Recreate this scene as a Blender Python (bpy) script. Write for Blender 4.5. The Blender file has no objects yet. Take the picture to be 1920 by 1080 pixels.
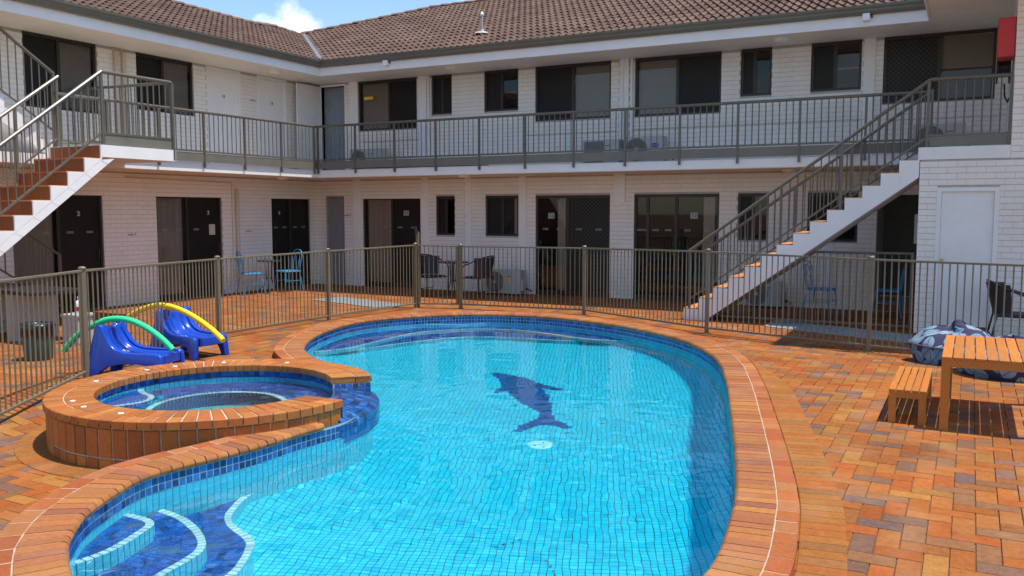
import bpy, bmesh, math, random
from mathutils import Vector, Matrix, noise
random.seed(7)
sc = bpy.context.scene
COL = sc.collection
rad = math.radians

# ------------------------------------------------------------------ camera, sky, sun, exposure
CAMP = Vector((12.993, -15.371, 1.7857))
YAW, PITCH, FPX = -0.4833, -0.0883, 1638.0
cd = bpy.data.cameras.new('camera'); cam = bpy.data.objects.new('camera', cd); COL.objects.link(cam)
_f = Vector((math.sin(YAW)*math.cos(PITCH), math.cos(YAW)*math.cos(PITCH), math.sin(PITCH)))
_r = Vector((math.cos(YAW), -math.sin(YAW), 0)); _u = _r.cross(_f)
cam.matrix_world = Matrix(((_r.x, _u.x, -_f.x, CAMP.x), (_r.y, _u.y, -_f.y, CAMP.y), (_r.z, _u.z, -_f.z, CAMP.z), (0, 0, 0, 1)))
cd.sensor_width = 36; cd.lens = FPX/1920*36; cd.clip_start = .05; cd.clip_end = 2000
sc.camera = cam
SUN = Vector((.31, .07, 1)).normalized()          # towards the sun
CLOUD = (-.6524, .7341, .1856)
w = bpy.data.worlds.new('World'); sc.world = w; w.use_nodes = True
nt = w.node_tree; bg = nt.nodes['Background']
sk = nt.nodes.new('ShaderNodeTexSky'); sk.sky_type = 'NISHITA'; sk.sun_disc = False
sk.sun_elevation = math.asin(SUN.z); sk.sun_rotation = math.atan2(SUN.x, SUN.y)
sk.air_density = 1.0; sk.dust_density = .4; sk.ozone_density = 2.0
tc = nt.nodes.new('ShaderNodeTexCoord')
mp = nt.nodes.new('ShaderNodeMapping'); mp.inputs['Scale'].default_value = (1, 1, 2.6); mp.inputs['Location'].default_value = (.35, .1, 0.0)
ns = nt.nodes.new('ShaderNodeTexNoise'); ns.inputs['Scale'].default_value = 2.6; ns.inputs['Detail'].default_value = 9; ns.inputs['Roughness'].default_value = .58
cr = nt.nodes.new('ShaderNodeValToRGB'); cr.color_ramp.elements[0].position = .53; cr.color_ramp.elements[1].position = .72
mx = nt.nodes.new('ShaderNodeMixRGB'); mx.inputs[2].default_value = (6.6, 6.9, 7.3, 1)
nt.links.new(tc.outputs['Generated'], mp.inputs[0]); nt.links.new(mp.outputs[0], ns.inputs['Vector'])
nt.links.new(ns.outputs[0], cr.inputs[0]); hs = nt.nodes.new('ShaderNodeHueSaturation'); hs.inputs['Saturation'].default_value = 1.08; hs.inputs['Value'].default_value = 1.0
nt.links.new(sk.outputs[0], hs.inputs['Color'])
nt.links.new(cr.outputs[0], mx.inputs[0]); nt.links.new(hs.outputs[0], mx.inputs[1])
vn = nt.nodes.new('ShaderNodeVectorMath'); vn.operation = 'NORMALIZE'; nt.links.new(tc.outputs['Generated'], vn.inputs[0])
dt = nt.nodes.new('ShaderNodeVectorMath'); dt.operation = 'DISTANCE'; dt.inputs[1].default_value = CLOUD; nt.links.new(vn.outputs[0], dt.inputs[0])
n3 = nt.nodes.new('ShaderNodeTexNoise'); n3.inputs['Scale'].default_value = 26; n3.inputs['Detail'].default_value = 8; n3.inputs['Roughness'].default_value = .55; nt.links.new(vn.outputs[0], n3.inputs['Vector'])
ma = nt.nodes.new('ShaderNodeMath'); ma.operation = 'MULTIPLY_ADD'; ma.inputs[1].default_value = .07; nt.links.new(n3.outputs[0], ma.inputs[0]); nt.links.new(dt.outputs['Value'], ma.inputs[2])
c3 = nt.nodes.new('ShaderNodeMapRange'); c3.inputs[1].default_value = .069; c3.inputs[2].default_value = .048; nt.links.new(ma.outputs[0], c3.inputs[0])
mx2 = nt.nodes.new('ShaderNodeMixRGB'); mx2.inputs[2].default_value = (6.6, 6.8, 7.1, 1); nt.links.new(c3.outputs[0], mx2.inputs[0]); nt.links.new(mx.outputs[0], mx2.inputs[1])
nt.links.new(mx2.outputs[0], bg.inputs[0]); bg.inputs[1].default_value = .15
w.cycles.is_caustics_light = True
sl = bpy.data.lights.new('sun', 'SUN'); sl.energy = 4.3; sl.angle = rad(.53); sl.color = (1, .95, .87)
so = bpy.data.objects.new('sun', sl); COL.objects.link(so); so.rotation_euler = SUN.to_track_quat('Z', 'Y').to_euler()
sl.cycles.is_caustics_light = True
sc.view_settings.view_transform = 'Standard'; sc.view_settings.look = 'None'
sc.view_settings.exposure = 0.48; sc.view_settings.gamma = 1; sc.view_settings.use_curve_mapping = False
sc.cycles.max_bounces = 10; sc.cycles.diffuse_bounces = 5; sc.cycles.transparent_max_bounces = 16

# ------------------------------------------------------------------ helpers
def proj(p):
    d = Vector(p)-CAMP; z = d.dot(_f)
    if z < .1: return (-1e4, -1e4, z)
    return (960+FPX*d.dot(_r)/z, 540-FPX*d.dot(_u)/z, z)
def inview(p, m=60):
    x, y, z = proj(p)
    return z > .1 and -m < x < 1920+m and -m < y < 1080+m
def sm(a, b, t):
    t = min(1, max(0, (t-a)/(b-a))); return t*t*(3-2*t)
def gz(x, y):                                       # paving falls away from the pool and the drains
    g = .08*sm(8.6, 10, x)*sm(3.4, 5.2, -y)*(1-.9*sm(9.9, 11.6, -y))
    return g-.16*sm(8.3, 10.2, -y)*(1-sm(8.8, 9.6, x))*sm(4.6, 5.8, x)
def link(o): COL.objects.link(o)
def props(o, label=None, cat=None, group=None, kind=None):
    if label: o['label'] = label
    if cat: o['category'] = cat
    if group: o['group'] = group
    if kind: o['kind'] = kind
    return o
def thing(name, label, cat, loc=(0, 0, 0), rz=0, group=None):
    o = bpy.data.objects.new(name, None); o.empty_display_size = .2; link(o)
    o.location = loc; o.rotation_euler = (0, 0, rz)
    return props(o, label, cat, group)
def objm(name, me, parent=None, off=None):
    o = bpy.data.objects.new(name, me); link(o)
    if parent is not None: o.parent = parent
    if off is not None: o.location = off
    return o
class MB:
    def __init__(s): s.v = []; s.f = []
    def add(s, v, f):
        n = len(s.v); s.v += [tuple(p) for p in v]; s.f += [tuple(i+n for i in q) for q in f]; return s
    def box(s, x0, x1, y0, y1, z0, z1):
        return s.add([(x0, y0, z0), (x1, y0, z0), (x1, y1, z0), (x0, y1, z0), (x0, y0, z1), (x1, y0, z1), (x1, y1, z1), (x0, y1, z1)],
                     [(0, 3, 2, 1), (4, 5, 6, 7), (0, 1, 5, 4), (1, 2, 6, 5), (2, 3, 7, 6), (3, 0, 4, 7)])
    def prism(s, pts, fn, d0, d1):
        n = len(pts); v = [fn(a, b, d0) for a, b in pts]+[fn(a, b, d1) for a, b in pts]
        return s.add(v, [tuple(range(n-1, -1, -1)), tuple(range(n, 2*n))]+[(i, (i+1) % n, n+(i+1) % n, n+i) for i in range(n)])
    def tube(s, pts, r, n=8, closed=False, caps=True):
        P = [Vector(p) for p in pts]; m = len(P); base = len(s.v); up = None
        for i in range(m):
            a = P[i-1] if (i > 0 or closed) else P[i]; b = P[(i+1) % m] if (i < m-1 or closed) else P[i]
            t = (b-a).normalized()
            if up is None:
                up = Vector((0, 0, 1)) if abs(t.z) < .9 else Vector((1, 0, 0))
            up = (up-t*up.dot(t)).normalized(); sd = t.cross(up)
            rr = r[i] if isinstance(r, (list, tuple)) else r
            for k in range(n):
                an = 2*math.pi*k/n; s.v.append(tuple(P[i]+(up*math.cos(an)+sd*math.sin(an))*rr))
        for i in range(m if closed else m-1):
            for k in range(n):
                a = base+i*n; b = base+((i+1) % m)*n; k2 = (k+1) % n
                s.f.append((a+k, a+k2, b+k2, b+k))
        if caps and not closed:
            s.f.append(tuple(base+k for k in range(n-1, -1, -1))); s.f.append(tuple(base+(m-1)*n+k for k in range(n)))
        return s
    def bar(s, a, b, wd, ht):                        # square bar between two points, ht along up
        a = Vector(a); b = Vector(b); t = (b-a).normalized(); up = Vector((0, 0, 1)) if abs(t.z) < .95 else Vector((0, 1, 0))
        sd = t.cross(up).normalized(); up = sd.cross(t)
        v = []
        for p in (a, b):
            for i, j in ((-1, -1), (1, -1), (1, 1), (-1, 1)): v.append(p+sd*(i*wd/2)+up*(j*ht/2))
        return s.add(v, [(3, 2, 1, 0), (4, 5, 6, 7), (0, 1, 5, 4), (1, 2, 6, 5), (2, 3, 7, 6), (3, 0, 4, 7)])
    def lathe(s, prof, n=20, c=(0, 0, 0), caps=True):
        b = len(s.v); m = len(prof)
        for r, z in prof:
            for k in range(n):
                a = 2*math.pi*k/n; s.v.append((c[0]+r*math.cos(a), c[1]+r*math.sin(a), c[2]+z))
        for i in range(m-1):
            for k in range(n):
                k2 = (k+1) % n; s.f.append((b+i*n+k, b+i*n+k2, b+(i+1)*n+k2, b+(i+1)*n+k))
        if caps:
            s.f.append(tuple(b+k for k in range(n-1, -1, -1))); s.f.append(tuple(b+(m-1)*n+k for k in range(n)))
        return s
    def build(s, name, mat, parent=None, off=None, smooth=False, bevel=0, seg=2):
        me = bpy.data.meshes.new(name); me.from_pydata(s.v, [], s.f)
        if bevel:
            bm = bmesh.new(); bm.from_mesh(me); bmesh.ops.remove_doubles(bm, verts=bm.verts, dist=1e-5)
            bmesh.ops.recalc_face_normals(bm, faces=bm.faces)
            ed = [e for e in bm.edges if len(e.link_faces) == 2 and e.calc_face_angle(0) > .5]
            bmesh.ops.bevel(bm, geom=ed, offset=bevel, segments=seg, profile=.6, affect='EDGES', clamp_overlap=True)
            bm.to_mesh(me); bm.free()
        me.materials.append(mat)
        if smooth:
            for p in me.polygons: p.use_smooth = True
            if smooth == 'auto': me.set_sharp_from_angle(angle=rad(35))
        return objm(name, me, parent, off)
def mesh_obj(name, v, f, mat, parent=None, off=None, smooth=False):
    b = MB(); b.v = v; b.f = f; return b.build(name, mat, parent, off, smooth)
def pieces(name, lst, mat, parent, off=None, limit=300, kindname=None):
    """lst of (verts, faces, centre): the largest in the picture become objects, the rest one stuff mesh"""
    sc_ = []
    for i, (v, f, c) in enumerate(lst):
        x, y, z = proj(c); vis = z > .1 and 0 < x < 1920 and 0 < y < 1080
        sc_.append((0 if vis else 1, z if z > 0 else 1e6, i))
    sc_.sort(); keep = [t[2] for t in sc_[:limit] if t[0] == 0]; ks = set(keep)
    for i in keep:
        mesh_obj(name, lst[i][0], lst[i][1], mat, parent, off)
    rest = MB()
    for i, (v, f, c) in enumerate(lst):
        if i not in ks: rest.add(v, f)
    if rest.v: props(rest.build(kindname or name, mat, parent, off), kind='stuff')
def catmull(P, n, closed=False):
    out = []; m = len(P)
    for i in range(m if closed else m-1):
        g = (lambda k: P[k % m]) if closed else (lambda k: P[min(m-1, max(0, k))])
        p0, p1, p2, p3 = g(i-1), g(i), g(i+1), g(i+2)
        for k in range(n):
            t = k/n
            out.append(tuple(.5*((2*b)+(-a+c)*t+(2*a-5*b+4*c-d)*t*t+(-a+3*b-3*c+d)*t**3) for a, b, c, d in zip(p0, p1, p2, p3)))
    if not closed: out.append(tuple(P[-1]))
    return out
def resample(P, step, closed=True):
    Q = [Vector(p) for p in P]+([Vector(P[0])] if closed else [])
    L = [0]
    for a, b in zip(Q, Q[1:]): L.append(L[-1]+(b-a).length)
    n = max(2, round(L[-1]/step)); out = []; j = 0
    for k in range(n if closed else n+1):
        s = L[-1]*k/n
        while j < len(L)-2 and L[j+1] < s: j += 1
        t = (s-L[j])/max(1e-9, L[j+1]-L[j]); out.append(Q[j].lerp(Q[j+1], t))
    return out
def inside(x, y, P):
    r = False; j = len(P)-1
    for i in range(len(P)):
        a = P[i]; b = P[j]
        if (a[1] > y) != (b[1] > y) and x < (b[0]-a[0])*(y-a[1])/(b[1]-a[1])+a[0]: r = not r
        j = i
    return r
# ---- shader helpers
def newmat(name):
    m = bpy.data.materials.new(name); m.use_nodes = True; return m, m.node_tree, m.node_tree.nodes['Principled BSDF']
def N(nt, t, **k):
    n = nt.nodes.new(t)
    for a, b in k.items():
        if a.startswith('i_'): n.inputs[a[2:].replace('_', ' ')].default_value = b
        else: setattr(n, a, b)
    return n
def rgba(c): return (c[0], c[1], c[2], 1)
def mat(name, col, rough=.5, metal=0, var=.12, scale=6, bump=0, bscale=60, spec=.5, streak=False):
    m, nt, b = newmat(name); L = nt.links
    b.inputs['Roughness'].default_value = rough; b.inputs['Metallic'].default_value = metal; b.inputs['Specular IOR Level'].default_value = spec
    geo = N(nt, 'ShaderNodeNewGeometry'); n = N(nt, 'ShaderNodeTexNoise', i_Scale=scale, i_Detail=6.0, i_Roughness=.6)
    if streak:
        mpp = N(nt, 'ShaderNodeMapping'); mpp.inputs['Scale'].default_value = (1, 1, .18); L.new(geo.outputs['Position'], mpp.inputs[0]); L.new(mpp.outputs[0], n.inputs['Vector'])
    else: L.new(geo.outputs['Position'], n.inputs['Vector'])
    r = N(nt, 'ShaderNodeMapRange'); r.inputs[1].default_value = .3; r.inputs[2].default_value = .7; r.inputs[3].default_value = 1-var; r.inputs[4].default_value = 1+var
    x = N(nt, 'ShaderNodeMixRGB', blend_type='MULTIPLY'); x.inputs[0].default_value = 1; x.inputs[1].default_value = rgba(col)
    L.new(n.outputs[0], r.inputs[0]); L.new(r.outputs[0], x.inputs[2]); L.new(x.outputs[0], b.inputs['Base Color'])
    if bump:
        n2 = N(nt, 'ShaderNodeTexNoise', i_Scale=bscale, i_Detail=4.0); L.new(geo.outputs['Position'], n2.inputs['Vector'])
        bp = N(nt, 'ShaderNodeBump', i_Strength=bump, i_Distance=.01); L.new(n2.outputs[0], bp.inputs['Height']); L.new(bp.outputs[0], b.inputs['Normal'])
    return m
def matv(name, cols, rough=.7, var=.18, scale=25, bump=.25, bscale=140, spec=.4, big=0, rv=.14, speck=0):
    """colour picked per piece (loose island or object), with grain on top"""
    m, nt, b = newmat(name); L = nt.links
    b.inputs['Roughness'].default_value = rough; b.inputs['Specular IOR Level'].default_value = spec
    geo = N(nt, 'ShaderNodeNewGeometry'); oi = N(nt, 'ShaderNodeObjectInfo')
    a = N(nt, 'ShaderNodeMath', operation='ADD'); L.new(geo.outputs['Random Per Island'], a.inputs[0]); L.new(oi.outputs['Random'], a.inputs[1])
    fr = N(nt, 'ShaderNodeMath', operation='FRACT'); L.new(a.outputs[0], fr.inputs[0])
    cr = N(nt, 'ShaderNodeValToRGB'); cr.color_ramp.interpolation = 'CONSTANT'; e = cr.color_ramp.elements
    tot = sum(c[1] for c in cols); p = 0
    for i, (c, wt) in enumerate(cols):
        el = e[i] if i < 2 else e.new(p)
        el.position = p; el.color = rgba(c); p += wt/tot
    L.new(fr.outputs[0], cr.inputs[0])
    n = N(nt, 'ShaderNodeTexNoise', i_Scale=scale, i_Detail=7.0, i_Roughness=.65); L.new(geo.outputs['Position'], n.inputs['Vector'])
    r = N(nt, 'ShaderNodeMapRange'); r.inputs[1].default_value = .28; r.inputs[2].default_value = .72; r.inputs[3].default_value = 1-var; r.inputs[4].default_value = 1+var
    L.new(n.outputs[0], r.inputs[0])
    f7 = N(nt, 'ShaderNodeMath', operation='MULTIPLY'); f7.inputs[1].default_value = 7.31; L.new(fr.outputs[0], f7.inputs[0])
    f8 = N(nt, 'ShaderNodeMath', operation='FRACT'); L.new(f7.outputs[0], f8.inputs[0])
    r2 = N(nt, 'ShaderNodeMapRange'); r2.inputs[3].default_value = 1-rv; r2.inputs[4].default_value = 1+rv; L.new(f8.outputs[0], r2.inputs[0])
    mm = N(nt, 'ShaderNodeMath', operation='MULTIPLY'); L.new(r.outputs[0], mm.inputs[0]); L.new(r2.outputs[0], mm.inputs[1])
    last = mm
    if big:
        nb = N(nt, 'ShaderNodeTexNoise', i_Scale=1.1, i_Detail=4.0); L.new(geo.outputs['Position'], nb.inputs['Vector'])
        rb = N(nt, 'ShaderNodeMapRange'); rb.inputs[1].default_value = .3; rb.inputs[2].default_value = .7; rb.inputs[3].default_value = 1-big; rb.inputs[4].default_value = 1+big
        L.new(nb.outputs[0], rb.inputs[0]); m3 = N(nt, 'ShaderNodeMath', operation='MULTIPLY'); L.new(mm.outputs[0], m3.inputs[0]); L.new(rb.outputs[0], m3.inputs[1]); last = m3
    x = N(nt, 'ShaderNodeMixRGB', blend_type='MULTIPLY'); x.inputs[0].default_value = 1
    L.new(cr.outputs[0], x.inputs[1]); L.new(last.outputs[0], x.inputs[2]); outc = x.outputs[0]
    if speck:
        n5 = N(nt, 'ShaderNodeTexNoise', i_Scale=95.0, i_Detail=2.0); L.new(geo.outputs['Position'], n5.inputs['Vector'])
        r5 = N(nt, 'ShaderNodeMapRange'); r5.inputs[1].default_value = .66; r5.inputs[2].default_value = .74; r5.inputs[4].default_value = speck; L.new(n5.outputs[0], r5.inputs[0])
        n6 = N(nt, 'ShaderNodeTexNoise', i_Scale=2.3, i_Detail=5.0); L.new(geo.outputs['Position'], n6.inputs['Vector'])
        r6 = N(nt, 'ShaderNodeMapRange'); r6.inputs[1].default_value = .52; r6.inputs[2].default_value = .75; r6.inputs[4].default_value = .28; L.new(n6.outputs[0], r6.inputs[0])
        mx5 = N(nt, 'ShaderNodeMath', operation='MAXIMUM'); L.new(r5.outputs[0], mx5.inputs[0]); L.new(r6.outputs[0], mx5.inputs[1])
        x5 = N(nt, 'ShaderNodeMixRGB'); x5.inputs[2].default_value = (.40, .26, .15, 1); L.new(mx5.outputs[0], x5.inputs[0]); L.new(outc, x5.inputs[1]); outc = x5.outputs[0]
    L.new(outc, b.inputs['Base Color'])
    if bump:
        n2 = N(nt, 'ShaderNodeTexNoise', i_Scale=bscale, i_Detail=3.0); L.new(geo.outputs['Position'], n2.inputs['Vector'])
        bp = N(nt, 'ShaderNodeBump', i_Strength=bump, i_Distance=.004); L.new(n2.outputs[0], bp.inputs['Height']); L.new(bp.outputs[0], b.inputs['Normal'])
    return m

# ------------------------------------------------------------------ materials
PAVE = [((.285, .086, .017), 7), ((.275, .094, .021), 7), ((.28, .072, .014), 5), ((.285, .122, .028), 4), ((.165, .082, .052), 3), ((.20, .088, .036), 3), ((.235, .082, .022), 4), ((.14, .08, .064), 2)]
M_pave = matv('paver_clay', PAVE, .85, .22, 30, .4, 160, big=.15, spec=.18, speck=.6)
M_band = matv('border_paver', [((.285, .105, .022), 6), ((.29, .092, .02), 4), ((.26, .11, .03), 3), ((.235, .095, .03), 2)], .85, .2, 30, .35, 160, spec=.18, speck=.6, rv=.1)
M_cope = matv('coping_brick', [((0.309, 0.111, 0.037), 5), ((0.289, 0.103, 0.041), 4), ((0.334, 0.130, 0.037), 4), ((0.245, 0.089, 0.043), 2)], .72, .16, 35, .3, 170, spec=.2, speck=.6)
M_edge = matv('edge_brick', [((0.324, 0.097, 0.027), 5), ((0.293, 0.076, 0.023), 4), ((0.330, 0.127, 0.045), 2)], .72, .16, 35, .3, 170, spec=.2, speck=.6)
M_spab = matv('spa_brick', [((0.369, 0.116, 0.018), 5), ((0.337, 0.097, 0.016), 4), ((0.395, 0.139, 0.024), 3), ((0.301, 0.090, 0.018), 2)], .66, .2, 38, .4, 150)
M_spac = matv('spa_coping_brick', [((0.342, 0.114, 0.025), 5), ((0.314, 0.094, 0.023), 4), ((0.356, 0.140, 0.034), 3), ((0.258, 0.090, 0.034), 1)], .7, .2, 38, .35, 150, spec=.2, speck=.6)
M_smort = mat('spa_mortar', (.46, .40, .32), .9, var=.25, scale=20, bump=.4)
M_sand = mat('joint_sand', (.20, .12, .06), .9, var=.3, scale=9, bump=.3)
M_mort = mat('pale_mortar', (.40, .31, .225), .9, var=.25, scale=20, bump=.4)
M_grout = mat('teal_grout', (.008, .19, .28), .8, var=.2)
M_lgrout = mat('light_grout', (.34, .42, .46), .8, var=.2)
M_dgrout = mat('dark_grout', (.03, .085, .15), .8, var=.2)
M_aqua = matv('aqua_mosaic', [((0.010, 0.656, 0.861), 6), ((0.014, 0.684, 0.882), 6), ((0.008, 0.617, 0.841), 3), ((0.008, 0.531, 0.801), 1), ((0.030, 0.713, 0.882), 3)], .6, .05, 30, 0, rv=.03)
M_wallaqua = matv('pale_aqua_mosaic', [((0.108, 0.552, 0.577), 6), ((0.126, 0.589, 0.605), 5), ((0.090, 0.515, 0.558), 4)], .25, .06, 30, 0, rv=.05)
M_blue = matv('blue_glass_tile', [((.014, .065, .22), 4), ((.022, .105, .32), 4), ((.010, .035, .11), 3), ((.03, .15, .42), 2), ((.016, .085, .28), 3)], .12, .35, 60, 0, spec=.6)
M_mint = matv('pale_nosing_tile', [((0.558, 0.752, 0.722), 5), ((0.522, 0.724, 0.694), 4), ((0.594, 0.771, 0.741), 3)], .3, .08, 30, 0)
M_tintp = mat('water_tinted_plastic', (.42, .86, .86), .4, var=.02)  # white disc; the tint of light through the water is put into its colour
M_dolph = matv('dolphin_tile', [((0.006, 0.081, 0.245), 5), ((0.010, 0.112, 0.302), 3), ((0.024, 0.068, 0.158), 3), ((0.012, 0.136, 0.331), 1)], .25, .2, 40, 0, rv=.4)
M_white = mat('white_paint', (.80, .79, .77), .6, var=.04, scale=3, bump=.08, bscale=40)
M_brick = matv('white_painted_brick', [((.81, .765, .705), 5), ((.805, .76, .70), 4), ((.815, .77, .715), 3)], .55, .03, 3, .2, 60, rv=.015, big=.045)
M_joint = mat('painted_joint', (.42, .395, .36), .8, var=.1)
M_soff_bounce = mat('soffit_bounce_tint', (.80, .71, .58), .7, var=.05, scale=2)  # warm bounce light off the paving is put into this colour
M_frame = mat('bronze_frame', (.035, .027, .02), .45, metal=.3, var=.1)
M_screen = mat('security_mesh', (.013, .012, .011), .5, var=.25, scale=2, spec=.25)
M_grille = mat('grille_bars', (.07, .06, .05), .5, var=.1)
M_curt = mat('beige_curtain', (.43, .32, .255), .85, var=.08, scale=3)
M_blind = mat('grey_blind', (.33, .29, .25), .8, var=.05)
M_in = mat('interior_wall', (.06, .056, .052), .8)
M_grdoor = mat('grey_door', (.24, .25, .27), .5, var=.06)
M_gutter = mat('olive_gutter', (.13, .125, .095), .4, var=.08, scale=4, streak=True)
M_rail = mat('olive_grey_powdercoat', (.118, .103, .078), .38, var=.08, spec=.55)
M_kick = mat('olive_kickboard', (.16, .15, .12), .5, var=.1, scale=3, streak=True)
M_fence = mat('fence_powdercoat', (.17, .135, .085), .42, var=.08)
M_steel = mat('steel_handrail', (.20, .185, .16), .33, metal=.6, var=.06)
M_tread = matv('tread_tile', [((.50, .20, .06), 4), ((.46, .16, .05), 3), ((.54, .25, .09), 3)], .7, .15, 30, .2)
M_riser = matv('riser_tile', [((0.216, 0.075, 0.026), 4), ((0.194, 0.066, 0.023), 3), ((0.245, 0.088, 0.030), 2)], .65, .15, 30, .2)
M_roof = matv('roof_tile_clay', [((.118, .072, .055), 5), ((.108, .064, .050), 5), ((.126, .080, .060), 4), ((.10, .056, .046), 2)], .9, .28, 7, .35, 60, big=.18, rv=.05, spec=.25)
M_ridge = matv('ridge_tile', [((0.157, 0.090, 0.071), 4), ((0.176, 0.102, 0.080), 3)], .85, .2, 9, .3, 60)
M_valley = mat('valley_metal', (.30, .30, .29), .4, metal=.6)
M_ac = mat('ac_casing', (.42, .42, .41), .5, var=.04)
M_acdark = mat('ac_grille', (.15, .15, .145), .6)
M_acring = mat('ac_ring', (.22, .22, .21), .6)
M_logo = mat('logo_blue', (.01, .02, .30), .4, var=.02)
M_letter = mat('white_print', (.80, .80, .78), .5, var=.02)
M_black = mat('black_metal', (.02, .02, .022), .4, var=.1)
M_leafb = mat('dead_leaf', (.05, .05, .03), .8)
M_weave = mat('black_weave', (.028, .028, .03), .6, var=.25, scale=120)
M_bluech = mat('blue_chair_paint', (.02, .30, .62), .4, var=.06)
M_lounge = mat('blue_plastic', (.006, .055, .42), .22, var=.05, spec=.6)
M_green = mat('green_foam', (.02, .62, .24), .7, var=.04)
M_yellow = mat('yellow_foam', (.85, .60, .01), .7, var=.04)
M_red = mat('red_enamel', (.52, .012, .018), .4, var=.06)
M_bin = mat('green_bin_plastic', (.03, .075, .06), .45, var=.1)
M_liner = mat('black_liner', (.012, .012, .014), .22, bump=.6, bscale=22)
M_conduit = mat('conduit_plastic', (.66, .63, .58), .5, var=.05)
M_beige = mat('beige_downpipe', (.60, .50, .38), .5, var=.05, streak=True)
M_grate = mat('grate_metal', (.30, .34, .34), .5, var=.1)
M_purple = mat('purple_print', (.32, .06, .34), .5, var=.02)
M_sign = mat('number_plate', (.34, .34, .33), .5, var=.02)
M_dark = mat('dark_print', (.02, .02, .02), .5, var=.02)
M_yell = mat('yellow_label', (.80, .55, .02), .5, var=.02)
M_paper = mat('paper_notice', (.55, .50, .38), .7, var=.03)
M_brass = mat('brass', (.50, .36, .15), .3, metal=.9)
M_bottle = mat('white_plastic', (.80, .80, .80), .35, var=.02)
M_pot = mat('grey_stone', (.40, .39, .37), .8, var=.12, scale=12)
M_lamp = mat('lamp_diffuser', (.82, .80, .76), .4, var=.02)
M_pipe = mat('white_pipe', (.42, .41, .39), .5, var=.1)
def wood(name, c1, c2):
    m, nt, b = newmat(name); L = nt.links; b.inputs['Roughness'].default_value = .5
    geo = N(nt, 'ShaderNodeNewGeometry'); oi = N(nt, 'ShaderNodeObjectInfo')
    mpp = N(nt, 'ShaderNodeMapping'); mpp.inputs['Scale'].default_value = (26, 2.2, 26); L.new(geo.outputs['Position'], mpp.inputs[0])
    n = N(nt, 'ShaderNodeTexNoise', i_Scale=3.0, i_Detail=7.0, i_Roughness=.6, i_Distortion=.5); L.new(mpp.outputs[0], n.inputs['Vector'])
    cr = N(nt, 'ShaderNodeValToRGB'); cr.color_ramp.elements[0].position = .32; cr.color_ramp.elements[1].position = .68
    cr.color_ramp.elements[0].color = rgba(c1); cr.color_ramp.elements[1].color = rgba(c2); L.new(n.outputs[0], cr.inputs[0])
    r = N(nt, 'ShaderNodeMapRange'); r.inputs[3].default_value = .86; r.inputs[4].default_value = 1.12; L.new(oi.outputs['Random'], r.inputs[0])
    x = N(nt, 'ShaderNodeMixRGB', blend_type='MULTIPLY'); x.inputs[0].default_value = 1; L.new(cr.outputs[0], x.inputs[1]); L.new(r.outputs[0], x.inputs[2])
    L.new(x.outputs[0], b.inputs['Base Color']); return m
M_wood = wood('oiled_hardwood', (.38, .115, .010), (.50, .175, .020))
def glassmat(name, tint, f0=.06):
    m, nt, b = newmat(name); nt.nodes.remove(b); L = nt.links
    t = N(nt, 'ShaderNodeBsdfTransparent'); t.inputs[0].default_value = rgba(tint)
    g = N(nt, 'ShaderNodeBsdfGlossy'); g.inputs['Roughness'].default_value = .015
    lw = N(nt, 'ShaderNodeFresnel', i_IOR=1.5); x = N(nt, 'ShaderNodeMixShader')
    L.new(lw.outputs[0], x.inputs[0]); L.new(t.outputs[0], x.inputs[1]); L.new(g.outputs[0], x.inputs[2]); L.new(x.outputs[0], nt.nodes['Material Output'].inputs[0])
    return m
M_glass = glassmat('tinted_window_glass', (.82, .82, .80))
def watermat():
    m, nt, b = newmat('pool_water'); nt.nodes.remove(b)
    g = N(nt, 'ShaderNodeBsdfGlass', i_IOR=1.333, i_Roughness=0.0); g.inputs['Color'].default_value = (.86, .985, 1, 1)
    nt.links.new(g.outputs[0], nt.nodes['Material Output'].inputs[0]); return m
M_water = watermat()
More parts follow.
